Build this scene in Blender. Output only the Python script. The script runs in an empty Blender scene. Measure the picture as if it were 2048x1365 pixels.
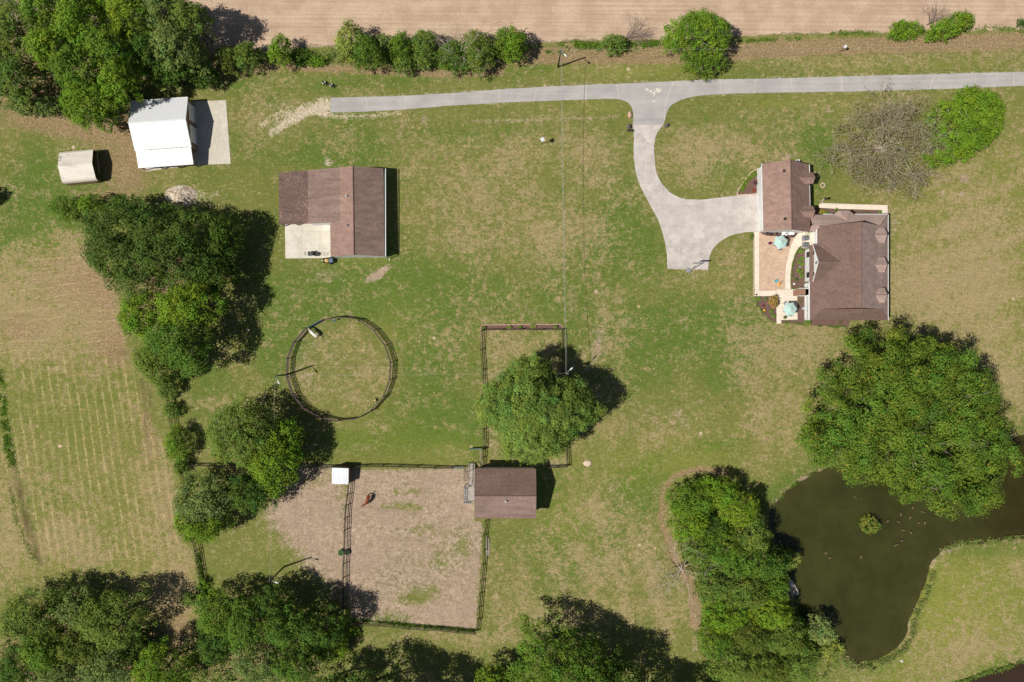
import bpy, bmesh, math, random
import numpy as np
from mathutils import Vector, Matrix

# ------------------------------------------------------------------ scene, camera, light
scene = bpy.context.scene
S = 11.378          # photo pixels per metre on the ground
H = 120.0           # flying height of the camera
EXPOSURE = 0.0
cam_d = bpy.data.cameras.new('camera'); cam = bpy.data.objects.new('camera', cam_d)
scene.collection.objects.link(cam); scene.camera = cam
cam.location = (0, 0, H); cam.rotation_euler = (0, 0, 0)
cam_d.sensor_width = 36; cam_d.lens = 24.0; cam_d.clip_start = 0.5; cam_d.clip_end = 6000

SUN_EL = math.radians(55.0)
SUN_AZ = math.radians(199.5)      # direction towards the sun, measured from +X
world = bpy.data.worlds.new("World"); scene.world = world; world.use_nodes = True
wn = world.node_tree.nodes; wl = world.node_tree.links
sky = wn.new('ShaderNodeTexSky'); sky.sky_type = 'NISHITA'; sky.sun_disc = False
sky.sun_elevation = SUN_EL; sky.sun_rotation = math.radians(90) - SUN_AZ
wn['Background'].inputs['Strength'].default_value = 0.05
wl.new(sky.outputs['Color'], wn['Background'].inputs['Color'])
sun_d = bpy.data.lights.new('sun', 'SUN'); sun = bpy.data.objects.new('sun', sun_d)
scene.collection.objects.link(sun)
sun_d.energy = 4.8; sun_d.angle = math.radians(0.55); sun_d.color = (1.0, 0.955, 0.88)
sd = Vector((math.cos(SUN_EL)*math.cos(SUN_AZ), math.cos(SUN_EL)*math.sin(SUN_AZ), math.sin(SUN_EL)))
sun.rotation_euler = sd.to_track_quat('Z', 'Y').to_euler(); sun.location = (0, 0, 60)
scene.view_settings.view_transform = 'Standard'; scene.view_settings.look = 'None'
scene.view_settings.exposure = EXPOSURE; scene.view_settings.gamma = 1.0
scene.render.engine = 'CYCLES'
scene.cycles.max_bounces = 6; scene.cycles.diffuse_bounces = 3; scene.cycles.transmission_bounces = 3

rng = np.random.default_rng(7); random.seed(7)

# ------------------------------------------------------------------ helpers
def W(px, py, z=0.0):
    """point of the place seen at photo pixel (px,py) when it stands z metres high"""
    f = (H - z) / H / S
    return ((px-1024)*f, (682.5-py)*f, z)
def Gd(px, py, z=0.0):
    """plan position (ground pixel) lifted to z"""
    return ((px-1024)/S, (682.5-py)/S, z)

def link(o, parent=None):
    scene.collection.objects.link(o)
    if parent is not None: o.parent = parent
    return o
def tag(o, label=None, cat=None, group=None, kind=None):
    if label: o['label'] = label
    if cat: o['category'] = cat
    if group: o['group'] = group
    if kind: o['kind'] = kind
    return o
def thing(name, label, cat, loc=(0, 0, 0), rz=0.0, group=None):
    o = bpy.data.objects.new(name, None); link(o)
    o.empty_display_size = 0.3
    o.location = loc; o.rotation_euler = (0, 0, rz)
    return tag(o, label, cat, group)

class MB:
    """collects shapes into one mesh (coordinates are local to the parent)"""
    def __init__(s): s.v = []; s.f = []
    def add(s, vs, fs):
        n = len(s.v); s.v += [tuple(p) for p in vs]; s.f += [tuple(n+i for i in f) for f in fs]; return s
    def box(s, c, d, rz=0.0, taper=1.0):
        x, y, z = d[0]/2, d[1]/2, d[2]/2
        cs, sn = math.cos(rz), math.sin(rz); vs = []
        for k, zz in ((1, -z), (taper, z)):
            for a, b in ((-x, -y), (x, -y), (x, y), (-x, y)):
                a *= k; b *= k
                vs.append((c[0]+a*cs-b*sn, c[1]+a*sn+b*cs, c[2]+zz))
        return s.add(vs, [(3,2,1,0),(4,5,6,7),(0,1,5,4),(1,2,6,5),(2,3,7,6),(3,0,4,7)])
    def tube(s, pts, rad, n=6, cap=True):
        pts = [Vector(p) for p in pts]
        if not hasattr(rad, '__len__'): rad = [rad]*len(pts)
        vs = []; up = None
        for i, p in enumerate(pts):
            a = pts[max(i-1, 0)]; b = pts[min(i+1, len(pts)-1)]
            t = (b-a)
            if t.length < 1e-9: t = Vector((0, 0, 1))
            t.normalize()
            if up is None:
                up = Vector((1, 0, 0)) if abs(t.x) < 0.8 else Vector((0, 1, 0))
            u = (up - t*up.dot(t)).normalized(); w = t.cross(u); up = u
            for k in range(n):
                an = 2*math.pi*k/n
                vs.append(p + (u*math.cos(an) + w*math.sin(an))*rad[i])
        fs = []
        for i in range(len(pts)-1):
            for k in range(n):
                k2 = (k+1) % n
                fs.append((i*n+k, i*n+k2, (i+1)*n+k2, (i+1)*n+k))
        if cap:
            fs.append(tuple(reversed(range(n)))); fs.append(tuple((len(pts)-1)*n+k for k in range(n)))
        return s.add(vs, fs)
    def beam(s, a, b, w, h):
        a = Vector(a); b = Vector(b); t = (b-a).normalized()
        sd_ = t.cross(Vector((0, 0, 1)))
        if sd_.length < 1e-4: sd_ = Vector((1, 0, 0))
        sd_.normalize(); u = sd_.cross(t)
        vs = []
        for p in (a, b):
            for i, j in ((-1,-1),(1,-1),(1,1),(-1,1)):
                vs.append(p + sd_*(i*w/2) + u*(j*h/2))
        return s.add(vs, [(3,2,1,0),(4,5,6,7),(0,1,5,4),(1,2,6,5),(2,3,7,6),(3,0,4,7)])
    def slab(s, poly, th):
        """planar polygon given as its TOP face, extruded straight down by th"""
        n = len(poly); P = [Vector(p) for p in poly]
        nr = Vector((0, 0, 0))
        for i in range(n):
            a = P[i]; b = P[(i+1) % n]
            nr += Vector(((a.y-b.y)*(a.z+b.z), (a.z-b.z)*(a.x+b.x), (a.x-b.x)*(a.y+b.y)))
        if nr.z < 0: P.reverse()
        vs = P + [p - Vector((0, 0, th)) for p in P]
        fs = [tuple(range(n)), tuple(reversed(range(n, 2*n)))]
        for i in range(n):
            j = (i+1) % n; fs.append((i, n+i, n+j, j))
        return s.add(vs, fs)
    def prism(s, bottom, top, cap=True):
        n = len(bottom)
        area = sum(bottom[i][0]*bottom[(i+1) % n][1]-bottom[(i+1) % n][0]*bottom[i][1] for i in range(n))
        if area < 0: bottom = bottom[::-1]; top = top[::-1]
        fs = [(i, (i+1) % n, n+(i+1) % n, n+i) for i in range(n)]
        if cap: fs.append(tuple(range(n, 2*n)))
        return s.add(list(bottom)+list(top), fs)
    def lathe(s, c, prof, n=12, sx=1.0, sy=1.0):
        vs = []
        for r, z in prof:
            for k in range(n):
                a = 2*math.pi*k/n
                vs.append((c[0]+r*sx*math.cos(a), c[1]+r*sy*math.sin(a), c[2]+z))
        fs = []
        for i in range(len(prof)-1):
            for k in range(n):
                k2 = (k+1) % n
                fs.append((i*n+k, i*n+k2, (i+1)*n+k2, (i+1)*n+k))
        fs.append(tuple(reversed(range(n)))); fs.append(tuple((len(prof)-1)*n+k for k in range(n)))
        return s.add(vs, fs)
    def build(s, name, mat, parent=None, smooth=False, loc=None):
        me = bpy.data.meshes.new(name); me.from_pydata([tuple(v) for v in s.v], [], s.f)
        me.materials.append(mat)
        if smooth: me.polygons.foreach_set('use_smooth', [True]*len(me.polygons))
        me.update()
        o = bpy.data.objects.new(name, me); link(o, parent)
        if loc is not None: o.location = loc
        return o

def copy_tree(o, parent=None):
    c = o.copy(); scene.collection.objects.link(c); c.parent = parent
    for ch in list(o.children): copy_tree(ch, c)
    return c

def np_mesh(name, verts, faces, mat, parent=None, cols=None, smooth=False):
    me = bpy.data.meshes.new(name)
    nv = len(verts); nf, k = faces.shape
    me.vertices.add(nv); me.vertices.foreach_set('co', verts.astype(np.float32).ravel())
    me.loops.add(nf*k); me.loops.foreach_set('vertex_index', faces.astype(np.int32).ravel())
    me.polygons.add(nf); me.polygons.foreach_set('loop_start', np.arange(0, nf*k, k, dtype=np.int32))
    if smooth: me.polygons.foreach_set('use_smooth', np.ones(nf, dtype=bool))
    if cols is not None:
        for nm, c in cols.items():
            a = me.color_attributes.new(nm, 'FLOAT_COLOR', 'POINT')
            a.data.foreach_set('color', c.astype(np.float32).ravel())
    me.materials.append(mat); me.update(calc_edges=True); me.validate()
    o = bpy.data.objects.new(name, me); link(o, parent)
    return o

def vnoise(x, y, scale, seed):
    r = np.random.default_rng(seed); T = r.random((256, 256))
    u = x/scale+1000.0; v = y/scale+1000.0
    iu = np.floor(u).astype(int); iv = np.floor(v).astype(int)
    fu = u-iu; fv = v-iv; fu = fu*fu*(3-2*fu); fv = fv*fv*(3-2*fv)
    g = lambda a, b: T[a % 256, b % 256]
    return (g(iu, iv)*(1-fu)+g(iu+1, iv)*fu)*(1-fv)+(g(iu, iv+1)*(1-fu)+g(iu+1, iv+1)*fu)*fv

def poly_sd(x, y, poly):
    """signed distance (negative inside), arrays"""
    poly = np.asarray(poly, float); d = np.full(x.shape, 1e9); ins = np.zeros(x.shape, bool)
    n = len(poly)
    for i in range(n):
        ax, ay = poly[i]; bx, by = poly[(i+1) % n]
        ex, ey = bx-ax, by-ay; wx, wy = x-ax, y-ay
        t = np.clip((wx*ex+wy*ey)/(ex*ex+ey*ey+1e-12), 0, 1)
        d = np.minimum(d, np.hypot(wx-ex*t, wy-ey*t))
        c = ((ay > y) != (by > y)) & (x < (bx-ax)*(y-ay)/(by-ay+1e-12)+ax)
        ins ^= c
    return np.where(ins, -d, d)
def line_d(x, y, pts):
    d = np.full(x.shape, 1e9)
    for (ax, ay), (bx, by) in zip(pts[:-1], pts[1:]):
        ex, ey = bx-ax, by-ay; wx, wy = x-ax, y-ay
        t = np.clip((wx*ex+wy*ey)/(ex*ex+ey*ey+1e-12), 0, 1)
        d = np.minimum(d, np.hypot(wx-ex*t, wy-ey*t))
    return d
def sstep(a, b, x):
    t = np.clip((x-a)/(b-a), 0, 1); return t*t*(3-2*t)

def smooth_poly(pts, it=2, closed=True):
    pts = [tuple(p) for p in pts]
    for _ in range(it):
        out = []; n = len(pts)
        rngi = range(n) if closed else range(n-1)
        if not closed: out.append(pts[0])
        for i in rngi:
            a = pts[i]; b = pts[(i+1) % n]
            out.append((a[0]*.75+b[0]*.25, a[1]*.75+b[1]*.25)); out.append((a[0]*.25+b[0]*.75, a[1]*.25+b[1]*.75))
        if not closed: out.append(pts[-1])
        pts = out
    return pts

# ------------------------------------------------------------------ materials
def srgb(r, g, b):
    f = lambda c: ((c/255+0.055)/1.055)**2.4 if c/255 > 0.04045 else c/255/12.92
    return (f(r), f(g), f(b), 1)
class MT:
    def __init__(s, name, rough=0.8, spec=0.3, metal=0.0):
        s.m = bpy.data.materials.new(name); s.m.use_nodes = True
        s.n = s.m.node_tree.nodes; s.l = s.m.node_tree.links
        s.b = s.n['Principled BSDF']
        s.b.inputs['Roughness'].default_value = rough
        s.b.inputs['Specular IOR Level'].default_value = spec
        s.b.inputs['Metallic'].default_value = metal
        g = s.n.new('ShaderNodeNewGeometry'); s.pos = g.outputs['Position']
    def inp(s, sock, v):
        if v is None: return
        if isinstance(v, (int, float)):
            if hasattr(sock.default_value, '__len__'): sock.default_value = (v, v, v, 1)[:len(sock.default_value)]
            else: sock.default_value = v
        elif isinstance(v, (tuple, list)): sock.default_value = tuple(v)[:len(sock.default_value)]
        else: s.l.new(v, sock)
    def noise(s, scale, detail=4, rough=0.6, vec=None, dist=0.0):
        n = s.n.new('ShaderNodeTexNoise'); n.inputs['Scale'].default_value = scale
        n.inputs['Detail'].default_value = detail; n.inputs['Roughness'].default_value = rough
        n.inputs['Distortion'].default_value = dist
        s.l.new(vec if vec is not None else s.pos, n.inputs['Vector']); return n.outputs['Fac']
    def voro(s, scale, feature='DISTANCE_TO_EDGE', vec=None, out='Distance', rnd=1.0):
        n = s.n.new('ShaderNodeTexVoronoi'); n.feature = feature; n.inputs['Scale'].default_value = scale
        n.inputs['Randomness'].default_value = rnd
        s.l.new(vec if vec is not None else s.pos, n.inputs['Vector']); return n.outputs[out]
    def mapping(s, rot=0.0, scale=(1, 1, 1), loc=(0, 0, 0), vec=None):
        n = s.n.new('ShaderNodeMapping'); n.inputs['Rotation'].default_value = (0, 0, rot)
        n.inputs['Scale'].default_value = scale; n.inputs['Location'].default_value = loc
        s.l.new(vec if vec is not None else s.pos, n.inputs['Vector']); return n.outputs['Vector']
    def wvec(s, amt):
        n = s.n.new('ShaderNodeTexNoise'); n.inputs['Scale'].default_value = 0.9; n.inputs['Detail'].default_value = 4; s.l.new(s.pos, n.inputs['Vector'])
        k = s.n.new('ShaderNodeVectorMath'); k.operation = 'SCALE'; k.inputs['Scale'].default_value = amt; s.l.new(n.outputs['Color'], k.inputs[0])
        a = s.n.new('ShaderNodeVectorMath'); a.operation = 'ADD'; s.l.new(s.pos, a.inputs[0]); s.l.new(k.outputs[0], a.inputs[1]); return a.outputs[0]
    def math(s, op, a, b=None, c=None):
        n = s.n.new('ShaderNodeMath'); n.operation = op
        s.inp(n.inputs[0], a)
        if b is not None: s.inp(n.inputs[1], b)
        if c is not None: s.inp(n.inputs[2], c)
        return n.outputs[0]
    def ramp(s, v, a, b, lo=0.0, hi=1.0):
        n = s.n.new('ShaderNodeMapRange'); n.interpolation_type = 'SMOOTHSTEP'
        s.inp(n.inputs['Value'], v); n.inputs['From Min'].default_value = a; n.inputs['From Max'].default_value = b
        n.inputs['To Min'].default_value = lo; n.inputs['To Max'].default_value = hi
        return n.outputs['Result']
    def mix(s, f, a, b, mode='MIX'):
        n = s.n.new('ShaderNodeMix'); n.data_type = 'RGBA'; n.blend_type = mode; n.clamp_factor = True
        s.inp(n.inputs[0], f); s.inp(n.inputs[6], a); s.inp(n.inputs[7], b); return n.outputs[2]
    def scalec(s, col, f):
        n = s.n.new('ShaderNodeVectorMath'); n.operation = 'SCALE'
        s.inp(n.inputs[0], col); s.inp(n.inputs['Scale'], f); return n.outputs[0]
    def sep(s, v):
        n = s.n.new('ShaderNodeSeparateXYZ'); s.l.new(v, n.inputs[0]); return n.outputs
    def attr(s, name):
        n = s.n.new('ShaderNodeAttribute'); n.attribute_name = name; return n
    def col(s, v): s.inp(s.b.inputs['Base Color'], v); return s
    def bump(s, h, strength=0.3, dist=0.05):
        n = s.n.new('ShaderNodeBump'); n.inputs['Strength'].default_value = strength
        n.inputs['Distance'].default_value = dist; s.l.new(h, n.inputs['Height'])
        s.l.new(n.outputs['Normal'], s.b.inputs['Normal']); return s

def plain(name, c, rough=0.7, var=0.18, scale=3.0, spec=0.3, metal=0.0):
    m = MT(name, rough, spec, metal); n = m.noise(scale, 5)
    m.col(m.scalec(c, m.ramp(n, 0.25, 0.75, 1-var, 1+var))); return m.m

def shingle(name, c, speck=None, amt=0.3, streak=0.12, course_dir=0):
    """asphalt shingles: tabs, courses, weather streaks"""
    m = MT(name, 0.92, 0.15)
    fine = m.noise(3.2, 3, 0.7); big = m.noise(0.35, 4)
    st = m.noise(1.3, 3, 0.6, m.mapping(scale=(0.12, 1, 1) if course_dir == 0 else (1, 0.12, 1)))
    X = m.sep(m.pos); a = X[1] if course_dir == 1 else X[0]
    tabs = m.voro(1.0, 'F1', m.mapping(scale=(5.5, 5.5, 5.5)), 'Color')
    tb = m.sep(tabs)[0]
    c1 = m.scalec(c, m.ramp(tb, 0.0, 1.0, 1-amt*0.7, 1+amt*0.7))
    c1 = m.scalec(c1, m.ramp(big, 0.3, 0.7, 0.93, 1.08))
    c1 = m.scalec(c1, m.ramp(st, 0.3, 0.7, 1-streak, 1+streak))
    c1 = m.scalec(c1, m.ramp(fine, 0.3, 0.7, 0.9, 1.1))
    co = m.math('PINGPONG', m.math('MULTIPLY', a, 3.5), 0.5)
    c1 = m.scalec(c1, m.ramp(co, 0.0, 0.12, 0.88, 1.0))
    if speck is not None:
        sp = m.ramp(m.math('ADD', m.noise(2.4, 4, 0.75), m.math('MULTIPLY', m.noise(0.25, 2), 0.5)), 0.82, 0.95)
        c1 = m.mix(sp, c1, speck)
    m.col(c1); m.bump(fine, 0.4, 0.02); return m.m

def ribbed(name, c, axis=0, pitch=0.3, stain=None, rough=0.45, rot=0.0):
    m = MT(name, rough, 0.4)
    X = m.sep(m.mapping(rot=rot)); u = m.math('PINGPONG', m.math('DIVIDE', X[axis], pitch), 0.5)
    n = m.noise(0.6, 5); stv = m.noise(1.2, 4, 0.6, m.mapping(rot=rot, scale=(1, 0.1, 1) if axis == 0 else (0.1, 1, 1)))
    c1 = m.scalec(c, m.ramp(u, 0.34, 0.5, 1.0, 0.80))
    if stain: c1 = m.mix(m.ramp(m.math('ADD', m.math('MULTIPLY', n, 0.5), m.math('MULTIPLY', stv, 0.5)), 0.47, 0.7), c1, stain)
    m.col(c1); m.bump(m.ramp(u, 0.3, 0.48), 0.5, 0.03); return m.m

def concrete(name, c, joint=3.0, rot=0.0, crack=0.0, stain=0.12):
    m = MT(name, 0.85, 0.25)
    n = m.noise(0.5, 6, 0.65); f = m.noise(5, 4)
    c1 = m.scalec(c, m.ramp(n, 0.3, 0.7, 1-stain, 1+stain*0.6)); c1 = m.scalec(c1, m.ramp(f, 0.3, 0.7, 0.95, 1.05))
    if joint:
        X = m.sep(m.mapping(rot=rot))
        for k in (0, 1):
            u = m.math('PINGPONG', m.math('DIVIDE', X[k], joint), 0.5)
            c1 = m.scalec(c1, m.ramp(u, 0.0, 0.02*3/joint, 0.8, 1.0))
    if crack:
        stn = m.ramp(m.noise(0.35, 6, 0.75, None, 0.5), 0.54, 0.66); c1 = m.mix(m.math('MULTIPLY', stn, 0.35), c1, srgb(160, 146, 134))
        pal_ = m.ramp(m.noise(0.28, 5, 0.7, m.mapping(loc=(9, 4, 0))), 0.52, 0.66); c1 = m.mix(m.math('MULTIPLY', pal_, 0.4), c1, srgb(222, 214, 206))
        v = m.voro(0.5, vec=m.mapping(scale=(1, 1, 1)), rnd=1.0)
        wob = m.noise(0.9, 3)
        gate_ = m.ramp(m.noise(0.16, 4, 0.6), 0.50, 0.60); v = m.voro(0.42, vec=m.wvec(1.3)); line = m.ramp(m.math('ADD', m.math('ADD', v, m.math('MULTIPLY', m.math('ABSOLUTE', m.math('SUBTRACT', wob, 0.5)), 0.8)), m.math('MULTIPLY', m.math('SUBTRACT', 1.0, gate_), 0.08)), 0.0, 0.09, 1-crack, 1.0)
        c1 = m.scalec(c1, line)
    m.col(c1); m.bump(f, 0.15, 0.01); return m.m

M = {}
M['white'] = plain('white_paint', (0.74, 0.74, 0.72, 1), 0.55, 0.05)
M['siding'] = ribbed('white_siding', (0.76, 0.76, 0.74, 1), 2, 0.18, None, 0.55)
M['trim_brown'] = plain('brown_trim', srgb(120, 92, 72))
M['barn_wall'] = ribbed('tan_metal_wall', srgb(150, 120, 98), 0, 0.3)
M['glass'] = plain('dark_glass', (0.03, 0.035, 0.04, 1), 0.12, 0.1, spec=0.6)
M['black'] = plain('black_plastic', (0.018, 0.02, 0.022, 1), 0.5)
M['iron'] = plain('dark_iron', (0.03, 0.03, 0.032, 1), 0.5)
M['galv'] = plain('galvanised_metal', (0.5, 0.52, 0.54, 1), 0.4, 0.1, metal=0.3)
M['grey_plastic'] = plain('grey_plastic', (0.22, 0.23, 0.25, 1), 0.5)
M['pole'] = plain('weathered_pole_wood', srgb(78, 74, 62), 0.9)
M['fence_dark'] = plain('dark_fence_wood', srgb(66, 58, 54), 0.9, 0.3, 2.0)
M['fence_grey'] = plain('grey_fence_wood', srgb(98, 84, 82), 0.9, 0.25, 2.0)
M['gate'] = plain('green_grey_gate_metal', srgb(104, 126, 116), 0.5, 0.1)
M['gate_blue'] = plain('blue_grey_gate_metal', srgb(84, 106, 128), 0.4, 0.1)
M['deck_grey'] = plain('weathered_deck_board', srgb(165, 158, 150), 0.85, 0.25, 2.5)
M['deck_brown'] = ribbed('brown_deck_board', srgb(146, 112, 90), 1, 0.16, None, 0.7)
M['bark'] = plain('bark', srgb(92, 78, 64), 0.95, 0.3, 4)
M['bark_pale'] = plain('pale_bark', srgb(185, 172, 156), 0.95, 0.2, 4)
M['bark_grey'] = plain('grey_bark', srgb(140, 124, 112), 0.95, 0.25, 4)
M['teal'] = plain('faded_teal_canvas', srgb(176, 202, 195), 0.8, 0.1, 5)
M['mulch'] = plain('brown_mulch', srgb(108, 84, 74), 0.95, 0.3, 6)
M['stone_edge'] = plain('pale_edging_stone', srgb(205, 180, 160), 0.9, 0.25, 5)
M['brick_edge'] = plain('brick_edging', srgb(192, 158, 142), 0.9, 0.25, 5)
M['rock'] = plain('dark_rock', srgb(95, 88, 92), 0.95, 0.3, 5)
M['cobble'] = plain('river_stone', srgb(88, 82, 92), 0.9, 0.3, 5)
M['wire'] = plain('aluminium_wire', (0.42, 0.42, 0.4, 1), 0.5, 0.05)
M['yellow'] = plain('yellow_plastic', srgb(225, 165, 30), 0.6, 0.1)
M['turquoise'] = plain('turquoise_glaze', srgb(60, 170, 185), 0.4, 0.1)
M['blue'] = plain('blue_plastic', srgb(20, 120, 190), 0.4, 0.1)
M['rust'] = plain('rusty_red', srgb(140, 92, 76), 0.9, 0.3, 5)
M['purple'] = plain('maroon_flowers', srgb(110, 40, 85), 0.9, 0.3, 8)
M['straw'] = plain('straw', srgb(200, 165, 105), 0.95, 0.25, 8)
M['trough'] = plain('green_trough_plastic', srgb(70, 110, 80), 0.5, 0.1)
M['trough_water'] = plain('algae_water', srgb(58, 84, 36), 0.15, 0.3, 3)
M['white_coat'] = plain('white_horse_coat', srgb(232, 226, 218), 0.75, 0.05, 3)
M['tan_mane'] = plain('tan_mane', srgb(190, 150, 110), 0.9, 0.15, 6)
M['chestnut'] = plain('chestnut_horse_coat', srgb(134, 72, 48), 0.7, 0.12, 3)
M['dark_mane'] = plain('dark_horse_hair', srgb(62, 44, 36), 0.9, 0.1, 6)
M['feather_brown'] = plain('brown_feathers', srgb(112, 90, 76), 0.9, 0.3, 10)
M['feather_dark'] = plain('dark_feathers', srgb(38, 30, 32), 0.7, 0.3, 10)
M['feather_pale'] = plain('pale_feathers', srgb(205, 200, 200), 0.8, 0.15, 10)
M['shingle_red'] = shingle('reddish_brown_shingle', srgb(144, 118, 107), amt=0.13)
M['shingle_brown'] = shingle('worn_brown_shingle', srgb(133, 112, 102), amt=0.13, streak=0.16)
M['shingle_dark'] = shingle('dark_speckled_shingle', srgb(104, 86, 79), srgb(156, 122, 102), amt=0.25)
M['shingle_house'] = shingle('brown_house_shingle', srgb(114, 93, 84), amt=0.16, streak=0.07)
M['shingle_sun_lifted'] = shingle('sun_lifted_brown_shingle', srgb(168, 145, 135), amt=0.13)  # brown shingle brightened in colour to offset shade on east and north slopes
M['ridge_cap'] = plain('shingle_ridge_cap', srgb(118, 94, 88), 0.95, 0.15, 6)
M['roof_white'] = ribbed('white_metal_roof', (0.66, 0.67, 0.68, 1), 0, 0.32, (0.66, 0.66, 0.66, 1), 0.4, rot=math.radians(-4))
M['roof_shed'] = ribbed('chalky_metal_roof', srgb(214, 206, 192), 1, 0.35, srgb(176, 164, 148), 0.6, rot=math.radians(-5))
M['roof_small'] = ribbed('white_sheet_roof', (0.72, 0.75, 0.78, 1), 0, 0.45, (0.5, 0.52, 0.56, 1), 0.4)
M['conc_drive'] = concrete('driveway_concrete', srgb(190, 181, 174), 3.6, 0.05, 0.3, 0.16)
M['conc_pad'] = concrete('pad_concrete', srgb(205, 198, 182), 3.1, 0.02, 0.06, 0.10)
M['conc_barn'] = concrete('apron_concrete', srgb(196, 188, 172), 4.5, 0.07, 0.05, 0.10)
M['conc_walk'] = concrete('walk_concrete', srgb(222, 208, 190), 1.5, 0.0, 0.0, 0.08)

# ------------------------------------------------------------------ ground
def gp(pts): return [Gd(*p)[:2] for p in pts]
POND = smooth_poly([(1634,943),(1614,954),(1585,973),(1563,995),(1547,1012),(1538,1030),(1530,1065),(1540,1100),(1558,1130),(1575,1155),
        (1588,1185),(1590,1215),(1604,1240),(1640,1262),(1680,1283),(1694,1313),(1718,1325),(1742,1326),(1771,1315),(1804,1292),
        (1817,1270),(1824,1229),(1840,1199),(1852,1170),(1859,1148),(1869,1119),(1890,1100),(1921,1090),(1975,1088),(2023,1081),
        (2060,1078),(2200,1075),(2420,1100),(2420,900),(2200,850),(2100,850),(2040,872),(1950,905),(1850,925),(1760,930),(1690,928)], 1)
CREEK = smooth_poly([(1900,1378),(1930,1362),(1957,1353),(2000,1340),(2048,1324),(2150,1300),(2400,1290),(2400,1420),(2150,1420),(1990,1430)], 1)
pond_g = gp(POND); creek_g = gp(CREEK)
PAD = [(703,940),(945,936),(950,1040),(966,1046),(952,1262),(700,1245),(692,1100)]

fx = np.concatenate([-np.array([2600,1500,900,550,350,230,165,130,112]), np.arange(-98, 98.1, 0.4), np.array([112,130,165,230,350,550,900,1500,2600])])
fy = np.concatenate([-np.array([2600,1500,900,550,350,230,165,120,88]), np.arange(-68, 68.1, 0.4), np.array([88,120,165,230,350,550,900,1500,2600])])
GX, GY = np.meshgrid(fx, fy); PX = GX*S+1024; PY = 682.5-GY*S
dp = np.minimum(poly_sd(GX, GY, pond_g), poly_sd(GX, GY, creek_g))
wob = (vnoise(GX, GY, 1.3, 5)-0.5)*0.7+(vnoise(GX, GY, 0.6, 6)-0.5)*0.4
GZ = -0.9*sstep(-0.35, 1.6, -(dp+wob*0.7))-0.1*sstep(-1.5, 0.3, -dp)

def blob(px, py, rx, ry, v=1.0, ang=0.0, p=1.0):
    a = math.radians(ang); dx = PX-px; dy = PY-py
    u = (dx*math.cos(a)+dy*math.sin(a))/rx; w = (-dx*math.sin(a)+dy*math.cos(a))/ry
    return v*np.exp(-((u*u+w*w)**p))
def pm(pts, soft=6.0, v=1.0):
    return v*sstep(soft, -soft, poly_sd(PX, PY, pts))
def ln(pts, w, v=1.0):
    return v*np.exp(-(line_d(PX, PY, pts)/w)**2)
soil = np.zeros_like(GX); straw = np.full_like(GX, 0.34); lush = np.full_like(GX, 0.30)
gravel = np.zeros_like(GX); litter = np.zeros_like(GX); yel = np.full_like(GX, 0.25); hayH = np.zeros_like(GX); hayV = np.zeros_like(GX)
# ploughed field surroundings and headlands
fieldedge = np.interp(PX, [0,500,560,700,1000,1130,1260,1330,1480,1600,1700,1800,1960,2048], [110,110,98,92,92,84,80,80,72,68,66,66,62,58])
soil += sstep(fieldedge+5, fieldedge-5, PY)
litter += 0.75*np.exp(-((PY-(fieldedge+26))/20)**2)*sstep(500, 1040, PX)
litter += ln([(395,135),(560,134),(700,140),(880,150),(1000,145)], 11, 0.8)
lush += ln([(450,175),(700,160),(1000,150),(1100,140)], 16, 0.25)+ln([(480,145),(640,150)], 8, .2)
# paddocks
pad = pm(PAD, 7); soil += pad*0.78
for b in [(820,985,55,7,-.4),(800,1013,60,8,-.42),(825,1020,45,12,-.25),(845,1058,60,14,-.25),(830,1200,45,15,-.3),(790,1235,50,14,-.45),
          (925,1095,18,26,-.4),(880,1120,20,22,-.35),(835,1195,24,20,-.45),(868,1178,10,9,-.5),(705,1170,20,80,-.15),(770,1150,60,40,-.1)]: soil += blob(*b)
soil += blob(870,1010,60,30,.2)+blob(760,1020,50,50,.15)+blob(860,1225,70,20,.35)+blob(910,960,40,30,.3)+blob(735,1110,40,30,.1)
litter += blob(880,1225,85,14,.7)+blob(770,950,60,14,.5)+ln([(715,960),(720,1100),(712,1220)],7,.3)+ln([(940,1050),(930,1240)],8,.3)+blob(845,1085,50,12,.35,20)+blob(775,1200,30,40,.2)
straw += 0.10*np.sin((PY+vnoise(GX,GY,8,71)*14)/7.5)*pm([(380,770),(560,840),(940,820),(940,925),(380,925)],20)+0.10*np.sin((PX*.3+PY+vnoise(GX,GY,9,72)*16)/9)*pm([(1790,400),(2300,300),(2300,860),(1900,640)],40)+0.08*np.sin((PX-PY*.25+vnoise(GX,GY,9,73)*20)/10)*pm([(1000,1060),(1320,1060),(1380,1365),(1000,1300)],30)
lush += ln([(1245,1180),(1225,1080),(1240,980),(1330,905),(1500,880)], 14, .3)+ln([(1290,1130),(1280,1040),(1300,960)],8,.35)+blob(925,1230,25,12,.4)
soil += pm([(560,960),(700,938),(692,1150),(685,1200),(620,1140),(570,1090),(545,1030)], 38, .70)
soil += blob(560,1010,60,35,.3)+blob(655,1060,55,70,.3)+blob(610,940,60,15,.6)+blob(540,1050,60,30,.25)+blob(600,1140,60,20,.2)+blob(470,1115,40,18,.15)+blob(700,1180,40,60,.25)
soil += ln([(688,1110),(686,1160)], 9, .2)
# yard in front of the stable
straw += pm([(966,662),(1124,660),(1134,935),(966,935)], 8, .2)
soil += blob(985,712,22,12,.35)+blob(982,880,9,30,.45)+blob(1110,928,30,8,.5)+blob(1180,927,8,6,.0)+ln([(962,905),(962,930)],6,.5)+blob(985,640,60,4,.2)
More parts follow.
